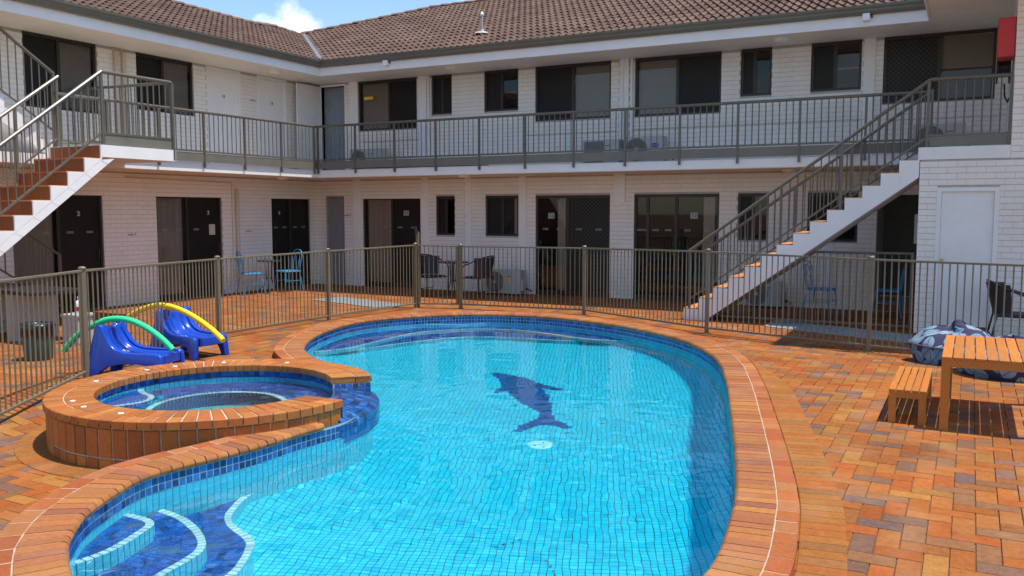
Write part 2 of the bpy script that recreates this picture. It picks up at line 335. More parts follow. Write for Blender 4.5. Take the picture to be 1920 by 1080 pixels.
def leafmat():
    m, nt, b = newmat('palm_print_fabric'); L = nt.links; b.inputs['Roughness'].default_value = .85
    tc = N(nt, 'ShaderNodeTexCoord')
    vo = N(nt, 'ShaderNodeTexVoronoi', i_Scale=6.2); vo.feature = 'F1'; vo.voronoi_dimensions = '2D'; L.new(tc.outputs['UV'], vo.inputs['Vector'])
    sc_ = N(nt, 'ShaderNodeVectorMath', operation='SUBTRACT')
    L.new(tc.outputs['UV'], sc_.inputs[0]); L.new(vo.outputs['Position'], sc_.inputs[1])
    sp = N(nt, 'ShaderNodeSeparateColor'); L.new(vo.outputs['Color'], sp.inputs[0])
    ang = N(nt, 'ShaderNodeMath', operation='MULTIPLY'); ang.inputs[1].default_value = 6.28; L.new(sp.outputs[0], ang.inputs[0])
    rt = N(nt, 'ShaderNodeVectorRotate'); rt.rotation_type = 'Z_AXIS'
    L.new(sc_.outputs[0], rt.inputs['Vector']); L.new(ang.outputs[0], rt.inputs['Angle'])
    xy = N(nt, 'ShaderNodeSeparateXYZ'); L.new(rt.outputs[0], xy.inputs[0])
    def M(op, a, bb=None, c=None):
        n = N(nt, 'ShaderNodeMath', operation=op)
        for i, q in enumerate((a, bb, c)):
            if q is None: continue
            if isinstance(q, (int, float)): n.inputs[i].default_value = q
            else: L.new(q, n.inputs[i])
        return n.outputs[0]
    ax = M('ABSOLUTE', xy.outputs[0]); y = xy.outputs[1]
    wdt = M('SUBTRACT', .070, M('MULTIPLY', M('MULTIPLY', y, y), 7.5))
    shape = M('LESS_THAN', ax, wdt)
    st = M('SINE', M('ADD', M('MULTIPLY', y, 360.0), M('MULTIPLY', ax, -420.0)))
    strip = M('GREATER_THAN', st, -.25); rib = M('GREATER_THAN', ax, .004)
    msk = M('MULTIPLY', M('MULTIPLY', shape, strip), rib)
    c1 = N(nt, 'ShaderNodeMixRGB'); c1.inputs[1].default_value = (.14, .34, .44, 1); c1.inputs[2].default_value = (.36, .48, .60, 1); L.new(sp.outputs[1], c1.inputs[0])
    c2 = N(nt, 'ShaderNodeMixRGB'); c2.inputs[1].default_value = (.026, .022, .065, 1); L.new(msk, c2.inputs[0]); L.new(c1.outputs[0], c2.inputs[2])
    L.new(c2.outputs[0], b.inputs['Base Color']); return m
M_leaf = leafmat()
_tx = {}
def text_mesh(s, size):
    k = (s, size)
    if k in _tx: return _tx[k]
    cu = bpy.data.curves.new('lettering', 'FONT'); cu.body = s; cu.size = size; cu.extrude = .0012; cu.align_x = 'CENTER'; cu.align_y = 'CENTER'; cu.resolution_u = 3
    o = bpy.data.objects.new('lettering', cu); link(o); bpy.context.view_layer.update()
    me = bpy.data.meshes.new_from_object(o.evaluated_get(bpy.context.evaluated_depsgraph_get()))
    bpy.data.objects.remove(o); _tx[k] = me; return me
def text(name, s, size, loc, face, m, parent):
    me = text_mesh(s, size).copy(); me.materials.clear(); me.materials.append(m)
    o = objm(name, me, parent, loc); o.rotation_euler = (rad(90), 0, rad(90) if face == 'X' else 0); return o

# ------------------------------------------------------------------ pool outline
ZC = .092; ZW = -.065
LIPC = [(11.942, -11.454), (11.933, -11.095), (11.868, -10.607), (11.8, -10.197), (11.616, -9.435), (11.359, -8.462), (11.233, -8.0), (11.005, -7.166), (10.777, -6.4), (10.568, -5.757), (10.306, -5.155), (9.897, -4.473), (9.419, -3.92), (8.814, -3.434), (8.293, -3.12), (7.8, -2.9), (7.116, -2.70), (6.6, -2.68), (6.1, -2.79), (5.625, -3.03), (5.133, -3.505), (4.872, -3.957), (4.70, -4.45), (4.72, -5.05), (4.981, -5.864), (5.263, -6.428), (5.653, -6.992), (5.966, -7.294), (6.342, -7.57), (6.65, -7.74), (6.97, -7.93), (7.3, -8.2), (7.65, -8.46), (7.99, -8.73), (8.26, -9.05), (8.43, -9.42), (8.505, -9.83), (8.477, -10.05), (8.458, -10.28), (8.455, -10.548), (8.445, -10.75), (8.405, -11.0), (8.355, -11.25), (8.325, -11.45), (8.335, -11.62), (8.391, -11.781), (8.492, -12.0), (8.582, -12.166), (8.684, -12.309), (8.815, -12.45), (8.941, -12.57), (9.126, -12.70), (9.307, -12.81), (9.7, -12.98), (10.2, -13.08), (10.75, -12.98), (11.25, -12.7), (11.65, -12.25), (11.87, -11.85)]
LIP = [Vector((p[0], p[1])) for p in resample([Vector((a, b, 0)) for a, b in catmull(LIPC, 8, True)], .0865)]
NL = len(LIP)
_ar = sum(LIP[i].x*LIP[(i+1) % NL].y-LIP[(i+1) % NL].x*LIP[i].y for i in range(NL))
def outward(i):
    t = (LIP[(i+1) % NL]-LIP[i-1]).normalized()
    n = Vector((t.y, -t.x)); return n if _ar > 0 else -n
LN = [outward(i) for i in range(NL)]
for _ in range(3): LN = [(LN[i-1]+LN[i]*2+LN[(i+1) % NL]).normalized() for i in range(NL)]
def offpoly(d): return [LIP[i]+LN[i]*d for i in range(NL)]
LIPT = [(p.x, p.y) for p in LIP]
SC = Vector((6.95, -9.79))
def Ro(th): return 1.37+.115*math.cos(th-rad(22))
def Ri(th): return Ro(th)-.355+.0*th
def spa_pt(th, r): return Vector((SC.x+r*math.cos(th), SC.y+r*math.sin(th)))
A0, A1 = rad(3), rad(45)                              # the spillway gap in the spa ring
def spa_in(x, y, extra=0):
    d = Vector((x, y))-SC; th = math.atan2(d.y, d.x); return d.length < Ro(th)+extra
def lipdist(x, y):
    best = 1e9
    for p in LIP:
        d = (p.x-x)**2+(p.y-y)**2
        if d < best: best = d
    return math.sqrt(best)

# ------------------------------------------------------------------ ground and pavers
gb = MB(); st = .12; X0, X1, Y0, Y1 = -3.0, 16.8, -15.0, 9.0
nx = int((X1-X0)/st); ny = int((Y1-Y0)/st); idx = {}
_in = offpoly(.05); _inT = [(p.x, p.y) for p in _in]
LIPB = (4.4, 12.3, -13.5, -2.4)
def gvert(i, j):
    k = (i, j)
    if k not in idx:
        x = X0+i*st; y = Y0+j*st; idx[k] = len(gb.v); gb.v.append((x, y, gz(x, y)-.012))
    return idx[k]
inpool = {}
def ip(i, j):
    k = (i, j)
    if k not in inpool:
        x = X0+i*st; y = Y0+j*st
        inpool[k] = LIPB[0] < x < LIPB[1] and LIPB[2] < y < LIPB[3] and inside(x, y, _inT)
    return inpool[k]
def sp(i, j):
    x = X0+i*st; y = Y0+j*st; return (x-SC.x)**2+(y-SC.y)**2 < 1.15**2
for j in range(ny):
    for i in range(nx):
        q = ((i, j), (i+1, j), (i+1, j+1), (i, j+1))
        if any(ip(*c) for c in q) or any(sp(*c) for c in q): continue
        gb.f.append(tuple(gvert(*c) for c in q))
B = 400; n0 = len(gb.v); xe = X0+nx*st; ye = Y0+ny*st
gb.v += [(-B, -B, -.18), (B, -B, -.18), (B, B, -.012), (-B, B, -.012), (X0, Y0, -.18), (xe, Y0, -.012), (xe, ye, -.012), (X0, ye, -.012)]
gb.f += [(n0, n0+1, n0+5, n0+4), (n0+1, n0+2, n0+6, n0+5), (n0+2, n0+3, n0+7, n0+6), (n0+3, n0, n0+4, n0+7)]
ground = props(gb.build('ground', M_sand), kind='structure')

def chamf(quad, ztop, zbot, c=.004, zf=None):
    """a chamfered block over a ground-plan quad (counter-clockwise)"""
    m = Vector((sum(p[0] for p in quad)/4, sum(p[1] for p in quad)/4)); v = []
    f0 = zf if zf else (lambda x, y: 0)
    for p in quad:
        q = Vector((p[0], p[1])); d = (m-q); l = d.length; q2 = q+d*(c*1.4/l); v.append((q2.x, q2.y, ztop+f0(q2.x, q2.y)))
    for p in quad: v.append((p[0], p[1], ztop-c+f0(p[0], p[1])))
    for p in quad: v.append((p[0], p[1], zbot+f0(p[0], p[1])))
    f = [(0, 1, 2, 3)]
    for a in (0, 4):
        for k in range(4): f.append((a+k, a+4+k, a+4+(k+1) % 4, a+(k+1) % 4))
    return v, f, (m.x, m.y, ztop+f0(m.x, m.y))
OUT = [(p.x, p.y) for p in offpoly(.30)]
PL = []; W_ = .1165; px0, py0 = -1.6, -14.2
for j in range(int(17/W_)):
    for i in range(int(17.6/W_)):
        k = (i-j) % 4
        if k not in (0, 3): continue
        x = px0+i*W_; y = py0+j*W_
        a, b = (2*W_, W_) if k == 0 else (W_, 2*W_)
        cx, cy = x+a/2, y+b/2
        if cy > 1.33 or cx < -1.2: continue
        if not inview((cx, cy, 0), 260): continue
        if LIPB[0]-.4 < cx < LIPB[1]+.4 and LIPB[2]-.5 < cy < LIPB[3]+.5 and inside(cx, cy, OUT): continue
        if spa_in(cx, cy, .02): continue
        g = .0025; dz = random.uniform(-.0012, .0012)
        PL.append(chamf([(x+g, y+g), (x+a-g, y+g), (x+a-g, y+b-g), (x+g, y+b-g)], dz, -.03, .0035, gz))
pieces('paver', PL, M_pave, ground)
# radial border band on the right of the pool and around the foot of the spa
BD = []
for i in range(NL):
    a = LIP[i]; 
    if not (a.x > 9.9 and a.y < -5.0 and a.y > -13): continue
    j = (i+1) % NL; wd = .235*sm(5.0, 7.2, -a.y)
    wd2 = .235*sm(5.0, 7.2, -LIP[j].y)
    if wd < .03: continue
    p0 = LIP[i]+LN[i]*.368; p1 = LIP[j]+LN[j]*.368; p2 = LIP[j]+LN[j]*(.368+wd2); p3 = LIP[i]+LN[i]*(.368+wd)
    t = (p1-p0).normalized()*.0015
    BD.append(chamf([(p0+t)[:], (p3+t)[:], (p2-t)[:], (p1-t)[:]] if _ar < 0 else [(p0+t)[:], (p3+t)[:], (p2-t)[:], (p1-t)[:]], .0075, -.03, .003, gz))
th = rad(150)
while th < rad(296):
    t2 = th+.086
    q = [spa_pt(th+.002, Ro(th)), spa_pt(th+.002, Ro(th)+.235), spa_pt(t2-.002, Ro(t2)+.235), spa_pt(t2-.002, Ro(t2))]
    BD.append(chamf([p[:] for p in q], .0075, -.03, .003, gz)); th = t2
pieces('border_paver', BD, M_band, ground)

# ------------------------------------------------------------------ swimming pool
PO = Vector((8.8, -7.8, 0)); pool = thing('swimming_pool', 'free-form tiled swimming pool with brick coping and a dark sea animal mosaic on its floor', 'swimming pool', PO)
po = -PO
def fl(x, y): return -.98-.45*math.exp(-((x-9.3)**2+(y+7.9)**2)/2.6**2)
CP = []; EP = []
skip = [False]*NL
for i in range(NL):
    d = LIP[i]-SC; th = math.degrees(math.atan2(d.y, d.x)); skip[i] = d.length < 1.72 and -6 < th < 62
for i in range(NL):
    j = (i+1) % NL
    if skip[i] or skip[j]: continue
    a, b = LIP[i], LIP[j]; na, nb = LN[i], LN[j]; t = (b-a).normalized()*random.choice((.0018, .0022, .003, .0045, .0065)); dz = random.uniform(-.0015, .0015)
    def P(p, n, d, z): q = p+n*d; return (q.x, q.y, z)
    z1 = ZC+dz; z0 = ZC-.052
    # bullnose section: inner lip rounded
    sec = [(0.010, z0), (-.004, z0+.012), (-.006, z0+.028), (.004, z1-.008), (.016, z1), (.232, z1), (.236, z1-.004), (.236, z0-.02)]
    v = [P(a+t, na, d, z) for d, z in sec]+[P(b-t, nb, d, z) for d, z in sec]; m = len(sec)
    f = [(k, k+1, m+k+1, m+k) for k in range(m-1)]+[tuple(range(m-1, -1, -1)), tuple(range(m, 2*m))]
    if _ar > 0: f = [tuple(reversed(q)) for q in f]
    c = (a+b)/2+na*.11; CP.append((v, f, (c.x, c.y, z1)))
pieces('coping_brick', CP, M_cope, pool, po)
oo = [Vector((p.x, p.y, 0)) for p in offpoly(.25)]
k = 0; i = 0
while i < NL:
    j = i+2; ii = i % NL; jj = j % NL
    if not any(skip[q % NL] for q in range(i-1, j+2)):
        na, nb = LN[ii], LN[jj]; a, b = LIP[ii], LIP[jj]; t = (b-a).normalized()*random.choice((.0015, .002, .003))
        q = [(a+na*.241+t), (a+na*.362+t), (b+nb*.362-t), (b+nb*.241-t)]
        if _ar < 0: q = q[::-1]
        if not spa_in(((a+b)/2+na*.3).x, ((a+b)/2+na*.3).y, -.08):
            EP.append(chamf([p[:] for p in q], ZC-.001+random.uniform(-.0015, .0015), -.22, .005))
    i += 2
pieces('edge_brick', EP, M_edge, pool, po)
mb = MB()                                             # mortar bed under the coping
for i in range(NL):
    j = (i+1) % NL
    if skip[i] or skip[j]: continue
    a, b = LIP[i], LIP[j]; na, nb = LN[i], LN[j]
    def P(p, n, d, z): q = p+n*d; return (q.x, q.y, z)
    s = [(.018, ZC-.06), (.03, ZC-.0035), (.355, ZC-.0035), (.355, -.2)]
    v = [P(a, na, d, z) for d, z in s]+[P(b, nb, d, z) for d, z in s]
    mb.add(v, [(k, k+4, k+5, k+1) for k in range(3)])
mb.build('mortar_bed', M_mort, pool, po)
# walls
WT = resample([(LIP[i]+LN[i]*.012).to_3d() for i in range(NL)], .052); NW = len(WT)
WTn = []
for i in range(NW):
    t = (WT[(i+1) % NW]-WT[i-1]).normalized(); n = Vector((t.y, -t.x, 0)); WTn.append(n if _ar > 0 else -n)
RC = .20
def walltile(i, z0, z1, g=.0040, tk=.004):
    j = (i+1) % NW; a, b = WT[i], WT[j]; na, nb = WTn[i], WTn[j]; t = (b-a).normalized(); L = (b-a).length
    a2 = a+t*g; b2 = b-t*g; v = []
    for p, n, z in ((a2, na, z0+g), (b2, nb, z0+g), (b2, nb, z1-g), (a2, na, z1-g)): v.append((p.x, p.y, z))
    a3 = a+t*(g-.0004); b3 = b-t*(g-.0004)
    for p, n, z in ((a3, na, z0+g-.0004), (b3, nb, z0+g-.0004), (b3, nb, z1-g+.0004), (a3, na, z1-g+.0004)): q = p+n*tk; v.append((q.x, q.y, z))
    f = [(0, 1, 2, 3)]+[(k, 4+k, 4+(k+1) % 4, (k+1) % 4) for k in range(4)]
    c = (a+b)/2; return v, f, (c.x, c.y, (z0+z1)/2)
BT = []; AT = []
ztop = ZC-.054
for i in range(NW):
    for r in range(2): BT.append(walltile(i, ztop-.0515*(r+1), ztop-.0515*r))
    bot = fl(WT[i].x, WT[i].y)+RC; z = ztop-.103
    while z > bot-.02: AT.append(walltile(i, z-.0515, z)); z -= .0515
pieces('waterline_tile', BT, M_blue, pool, po)
pieces('wall_tile', AT, M_wallaqua, pool, po, limit=100)
sh = MB()
for i in range(NW):
    j = (i+1) % NW; a = WT[i]+WTn[i]*.0035; b = WT[j]+WTn[j]*.0035
    sh.add([(a.x, a.y, ztop+.02), (b.x, b.y, ztop+.02), (b.x, b.y, -1.6), (a.x, a.y, -1.6)], [(0, 1, 2, 3)])
sh.build('pool_shell', M_grout, pool, po)
sh = MB()
for i in range(NW):
    j = (i+1) % NW; a = WT[i]+WTn[i]*.0028; b = WT[j]+WTn[j]*.0028
    sh.add([(a.x, a.y, ztop+.01), (b.x, b.y, ztop+.01), (b.x, b.y, ztop-.104), (a.x, a.y, ztop-.104)], [(0, 1, 2, 3)])
sh.build('waterline_grout', M_lgrout, pool, po)
# floor: mosaic laid over a dished floor that sweeps up into the walls
import numpy as np
LA = np.array(LIPT)
def lipd(P):
    out = np.empty(len(P))
    for k in range(0, len(P), 4000):
        q = P[k:k+4000]; out[k:k+4000] = np.sqrt(((q[:, None, :]-LA[None])**2).sum(2).min(1))
    return out
def inpoly(P, poly):
    r = np.zeros(len(P), bool); j = len(poly)-1
    for i in range(len(poly)):
        xi, yi = poly[i]; xj, yj = poly[j]
        if yi != yj:
            r ^= ((yi > P[:, 1]) != (yj > P[:, 1])) & (P[:, 0] < (xj-xi)*(P[:, 1]-yi)/(yj-yi)+xi)
        j = i
    return r
def hfloor(P):
    d = lipd(P); z = -.98-.45*np.exp(-((P[:, 0]-9.3)**2+(P[:, 1]+7.9)**2)/2.6**2)
    q = np.clip(1-d/.55, 0, 1)*np.where(inpoly(P, LIPT), 1, 1); return z+.26*q**2.2
DOL = [(7.637, -5.74), (7.707, -5.669), (7.924, -5.717), (8.124, -5.738), (8.285, -5.837), (8.502, -5.957), (8.77, -6.017), (8.788, -6.087), (8.708, -6.126), (8.575, -6.138), (8.738, -6.365), (8.929, -6.699), (9.05, -6.971), (9.18, -7.14), (9.334, -7.211), (9.448, -7.318), (9.416, -7.391), (9.28, -7.356), (9.124, -7.412), (9.074, -7.558), (9.025, -7.723), (8.978, -7.69), (8.954, -7.562), (8.969, -7.41), (9.019, -7.156), (8.962, -7.014), (8.84, -6.922), (8.6, -6.773), (8.365, -6.557), (8.231, -6.37), (8.181, -6.476), (8.138, -6.553), (8.082, -6.478), (8.085, -6.258), (7.949, -6.073), (7.855, -5.943)]
GA = rad(112)                                         # direction the mosaic sheets are laid in
ca, sa = math.cos(GA), math.sin(GA)
def grid(cell, keep, g):
    R = 8.0; n = int(2*R/cell); u = (np.arange(n)-n/2)*cell
    U, V = np.meshgrid(u, u); c = np.c_[8.6+U.ravel()*ca-V.ravel()*sa, -7.8+U.ravel()*sa+V.ravel()*ca]
    c = c[(c[:, 0] > 4.4) & (c[:, 0] < 12.2) & (c[:, 1] > -13.3) & (c[:, 1] < -2.4)]
    return c[keep(c)]
def tiles(cen, cell, g, zf, lift=.003):
    h = cell/2-g; h2 = h+.0004; ex = np.array([ca, sa]); ey = np.array([-sa, ca]); n = len(cen); vs = []
    for hh, dz in ((h, lift), (h2, 0)):
        for a, b in ((-1, -1), (1, -1), (1, 1), (-1, 1)):
            p = cen+ex*a*hh+ey*b*hh; vs.append(np.c_[p, zf(p)+dz])
    V = np.stack(vs, 1)
    F = np.array([(0, 1, 2, 3)]+[(4+k, 4+(k+1) % 4, (k+1) % 4, k) for k in range(4)])
    return V, F
def npmesh(name, V, F, m, parent, off):
    n = len(V); me = bpy.data.meshes.new(name); me.from_pydata(V.reshape(-1, 3).tolist(), [], (F[None]+8*np.arange(n)[:, None, None]).reshape(-1, 4).tolist()); me.materials.append(m)
    return objm(name, me, parent, off)
def nptiles(name, cen, cell, g, zf, m, parent, off, limit):
    V, F = tiles(cen, cell, g, zf); d = ((cen-np.array([CAMP.x, CAMP.y]))**2).sum(1)
    vis = np.array([inview((p[0], p[1], -.4), 0) for p in cen]); o = np.argsort(d+1e4*~vis); k = [i for i in o[:limit] if vis[i]]; ks = set(int(i) for i in k)
    for i in k: npmesh(name, V[i:i+1], F, m, parent, off)
    r = np.array([i for i in range(len(cen)) if i not in ks], int)
    if len(r): props(npmesh(name, V[r], F, m, parent, off), kind='stuff')
LIPO = [(p.x, p.y) for p in offpoly(.028)]
cc = grid(.05, lambda c: inpoly(c, LIPO) & ~inpoly(c, DOL), 0)
nptiles('floor_tile', cc, .05, .0038, hfloor, M_aqua, pool, po, 200)
dc = grid(.025, lambda c: inpoly(c, DOL), 0)
zdol = lambda p: hfloor(p)+.001
dbase = MB(); 
nptiles('mosaic_tile', dc, .025, .0012, zdol, M_dolph, pool, po, 0)
g2 = grid(.05, lambda c: inpoly(c, [(p.x, p.y) for p in offpoly(.12)]), 0)
V, F = tiles(g2, .05, -.0006, hfloor, -.003); n = len(V)
me = bpy.data.meshes.new('floor_grout'); me.from_pydata(V[:, :4].reshape(-1, 3).tolist(), [], (np.arange(4)[None]+4*np.arange(n)[:, None]).tolist()); me.materials.append(M_grout); objm('floor_grout', me, pool, po)
dz = fl(9.42, -7.98)
db = MB(); db.lathe([(.128, -.01), (.128, .008), (.11, .018), (.0001, .02)], 28, (9.42, -7.98, dz), caps=False)
dr = db.build('drain_cover', M_tintp, pool, po, smooth=True)
sb = MB()
for a in (90, 210, 330): sb.lathe([(.0001, .0225), (.012, .0225), (.012, .015)], 8, (9.42+.06*math.cos(rad(a)), -7.98+.06*math.sin(rad(a)), dz), caps=False)
sb.build('screw', M_dark, dr)
# steps
def steps(curve, z, zb, close, nosing=.05, nm='step', tile=.05):
    """curve = nosing line seen from the pool; close = points behind the wall that complete the tread"""
    cv = resample([Vector((a, b, 0)) for a, b in catmull(curve, 10)], .05, False)
    poly = [(p.x, p.y) for p in cv]+list(close); body = MB(); n = len(cv)
    # which side is the pool
    nn = []
    for i in range(n):
        t = (cv[min(n-1, i+1)]-cv[max(0, i-1)]).normalized(); q = Vector((t.y, -t.x, 0))
        nn.append(q)
    mid = n//2; tp = cv[mid]+nn[mid]*.05
    if inside(tp.x, tp.y, poly): nn = [-q for q in nn]
    body.add([(x, y, z-.003) for x, y in poly], [tuple(range(len(poly)))])
    for i in range(n-1):
        a, b = cv[i]-nn[i]*.004, cv[i+1]-nn[i+1]*.004; body.add([(a.x, a.y, z-.004), (b.x, b.y, z-.004), (b.x, b.y, zb), (a.x, a.y, zb)], [(0, 1, 2, 3)])
    stp = body.build(nm, M_dgrout, pool, po)
    lst = []; rl = []
    for i in range(n-1):
        a, b = cv[i], cv[i+1]; t = (b-a).normalized()*.0042
        q = [a+t, b-t, b-t-nn[i+1]*nosing, a+t-nn[i]*nosing]
        lst.append(chamf([(p.x, p.y) for p in q], z+.003, z-.01, .002))
        zz = z-.006
        while zz > zb+.01:
            v = [((a+t).x, (a+t).y, zz), ((b-t).x, (b-t).y, zz), ((b-t).x, (b-t).y, zz-.0425), ((a+t).x, (a+t).y, zz-.0425)]
            w2 = [(x-nn[i].x*.004, y-nn[i].y*.004, q_) for x, y, q_ in v]
            rl.append((v+w2, [(0, 1, 2, 3)]+[(k, 4+k, 4+(k+1) % 4, (k+1) % 4) for k in range(4)], (a.x, a.y, zz))); zz -= .05
    pieces('nosing_tile', lst, M_mint, stp, limit=40); pieces('riser_tile', rl, M_wallaqua, stp, limit=30)
    # tread tiles in rows that follow the nosing
    tl = []
    for r in range(0, 14):
        d0 = nosing+.002+r*tile
        for i in range(n-1):
            q = [cv[i]-nn[i]*d0, cv[i+1]-nn[i+1]*d0, cv[i+1]-nn[i+1]*(d0+tile), cv[i]-nn[i]*(d0+tile)]
            if (q[2]-q[3]).length < .026 or (q[2]-q[3]).dot(q[1]-q[0]) < 0: continue
            m = sum(q, Vector())/4
            if not inside(m.x, m.y, poly) or not inside(m.x, m.y, LIPT): continue
            q = [p+(m-p)*.085 for p in q]
            tl.append(chamf([(p.x, p.y) for p in q], z+.002, z-.006, .0015))
    pieces('tread_tile', tl, M_blue, stp, limit=60)
steps([(8.74, -12.62), (8.79, -12.43), (8.8, -12.193), (8.73, -11.95), (8.677, -11.821), (8.591, -11.765), (8.47, -11.755), (8.30, -11.76)], -.2, -.47, [(8.1, -11.8), (8.3, -12.6)])
steps([(9.26, -12.95), (9.2, -12.45), (9.136, -12.145), (9.105, -11.923), (9.06, -11.79), (8.951, -11.671), (8.743, -11.55), (8.539, -11.473), (8.26, -11.43)], -.45, -.72, [(8.0, -11.5), (8.3, -12.9)])
steps([(9.66, -13.1), (9.5, -12.4), (9.33, -11.9), (9.253, -11.66), (9.1, -11.43), (8.978, -11.33), (8.77, -11.25), (8.62, -11.14), (8.52, -10.97), (8.45, -10.80), (8.42, -10.66)], -.7, -1.05, [(8.0, -10.7), (8.0, -13.1)])
steps([(5.0, -6.26), (5.186, -6.10), (5.339, -5.70), (5.35, -5.215), (5.32, -4.597), (5.37, -3.99), (5.677, -3.45), (6.15, -3.14), (6.7, -3.06), (7.278, -3.17), (7.788, -3.36), (8.3, -3.36), (8.7, -3.2)], -.45, -.72, [(8.6, -2.6), (7.0, -2.3), (5.4, -2.6), (4.5, -3.6), (4.4, -5), (4.6, -6.2)])
steps([(5.36, -5.55), (5.485, -5.2), (5.70, -4.525), (6.08, -3.85), (6.747, -3.55), (7.4, -3.48), (7.8, -3.34)], -.7, -1.05, [(7.4, -3.1), (6.4, -3.0), (5.6, -3.3), (5.2, -4.2), (5.2, -5.2)])
steps([(4.95, -3.62), (5.25, -3.42), (5.6, -3.22), (5.86, -3.0), (6.0, -2.7)], -.12, -.47, [(5.9, -2.5), (5.3, -2.9), (4.8, -3.4)])
# water
def wave(x, y):
    return (.00095)*(noise.noise(Vector((x*4.6, y*4.6, .3)))+.55*noise.noise(Vector((x*10.5+y*2, y*9-x, 4.1)))+.9*noise.noise(Vector((x*1.7, y*1.9, 8))))*2
def water(name, keep, z, st, box):
    nx = int((box[1]-box[0])/st); ny = int((box[3]-box[2])/st); xs = box[0]+np.arange(nx+1)*st; ys = box[2]+np.arange(ny+1)*st
    Xg, Yg = np.meshgrid(xs, ys); P = np.c_[Xg.ravel(), Yg.ravel()]; k = keep(P).reshape(ny+1, nx+1)
    id_ = -np.ones((ny+1, nx+1), int); cell = k[:-1, :-1] & k[1:, :-1] & k[:-1, 1:] & k[1:, 1:]
    us = np.zeros_like(k); us[:-1, :-1] |= cell; us[1:, :-1] |= cell; us[:-1, 1:] |= cell; us[1:, 1:] |= cell
    id_[us] = np.arange(us.sum()); V = [(x, y, z+wave(x, y)) for x, y in P[us.ravel()]]
    jj, ii = np.nonzero(cell); F = np.c_[id_[jj, ii], id_[jj, ii+1], id_[jj+1, ii+1], id_[jj+1, ii]].tolist()
    o = mesh_obj(name, V, F, M_water, smooth=True); o.cycles.is_caustics_caster = True; return props(o, kind='structure')
_wp = [(p.x, p.y) for p in offpoly(.07)]
water('pool_water', lambda P: inpoly(P, _wp), ZW, .03, (4.4, 12.2, -13.3, -2.4))

# ------------------------------------------------------------------ spa
SO = Vector((SC.x, SC.y, -.15)); spa = thing('spa', 'round raised brick spa with an open blue tiled spillway into the pool', 'spa', SO); so_ = -SO
ZS = .23
def ring(th0, th1, pitch):
    n = round((th1-th0)*1.2/pitch); return [(th0+(th1-th0)*i/n, th0+(th1-th0)*(i+1)/n) for i in range(n)]
ca_ = []; cb_ = []; wb1 = []; wb2 = []
for a, b in ring(A1, A0+2*math.pi, .092):
    e = random.choice((.0035, .0045, .006))/1.2; dz_ = random.uniform(-.0015, .0015)
    q = [spa_pt(a+e, Ri(a)-.012), spa_pt(a+e, Ri(a)+.215), spa_pt(b-e, Ri(b)+.215), spa_pt(b-e, Ri(b)-.012)]
    ca_.append(chamf([p[:] for p in q], ZS+dz_, ZS-.062, .006))
    q = [spa_pt(a+e, Ri(a)+.222), spa_pt(a+e, Ro(a)+.018), spa_pt(b-e, Ro(b)+.018), spa_pt(b-e, Ri(b)+.222)]
    cb_.append(chamf([p[:] for p in q], ZS+random.uniform(-.0015, .0015), ZS-.062, .006))
pieces('coping_brick', ca_, M_spac, spa, so_); pieces('edge_brick', cb_, M_spab, spa, so_)
def curvebrick(a, b, r0, z0, z1, c=.005):
    v = []
    for rr, g, zz in ((0, c, c), (-.006, 0, 0)):
        for t, z in ((a+g, z0+zz), (b-g, z0+zz), (b-g, z1-zz), (a+g, z1-zz)):
            p = spa_pt(t, Ro(t)+r0+rr); v.append((p.x, p.y, z))
    for t, z in ((a, z0), (b, z0), (b, z1), (a, z1)):
        p = spa_pt(t, Ro(t)+r0-.03); v.append((p.x, p.y, z))
    f = [(0, 1, 2, 3)]
    for q in (0, 4):
        for k in range(4): f.append((q+k, q+4+k, q+4+(k+1) % 4, q+(k+1) % 4))
    p = spa_pt((a+b)/2, Ro(a)); return v, f, (p.x, p.y, (z0+z1)/2)
for a, b in ring(A1, A0+2*math.pi, .112):
    wb1.append(curvebrick(a+.0045, b-.0045, 0, -.068, ZS-.074)); wb2.append(curvebrick(a+.0045, b-.0045, 0, -.20, -.080))
pieces('wall_brick', wb1+wb2, M_spab, spa, so_)
mo = MB(); sh = MB(); n = 96
for i in range(n):
    a = A1+(A0+2*math.pi-A1)*i/n; b = A1+(A0+2*math.pi-A1)*(i+1)/n
    for (r0, z0, r1, z1) in ((-.012, -.22, -.012, ZS-.066), (-.012, ZS-.066, -.012+.02, ZS-.006)):
        p = [spa_pt(a, Ro(a)+r0), spa_pt(b, Ro(b)+r0), spa_pt(b, Ro(b)+r1), spa_pt(a, Ro(a)+r1)]
        mo.add([(p[0].x, p[0].y, z0), (p[1].x, p[1].y, z0), (p[2].x, p[2].y, z1), (p[3].x, p[3].y, z1)], [(0, 1, 2, 3)])
    p = [spa_pt(a, Ri(a)+.005), spa_pt(b, Ri(b)+.005), spa_pt(b, Ro(b)), spa_pt(a, Ro(a))]
    mo.add([(q.x, q.y, ZS-.007) for q in p], [(0, 1, 2, 3)])
for t in (A1, A0):
    p = [spa_pt(t, Ri(t)+.005), spa_pt(t, Ro(t)-.012)]
    mo.add([(p[0].x, p[0].y, ZS-.066), (p[1].x, p[1].y, ZS-.066), (p[1].x, p[1].y, -.22), (p[0].x, p[0].y, -.22)], [(0, 1, 2, 3)])
mo.build('mortar_bed', M_smort, spa, so_)
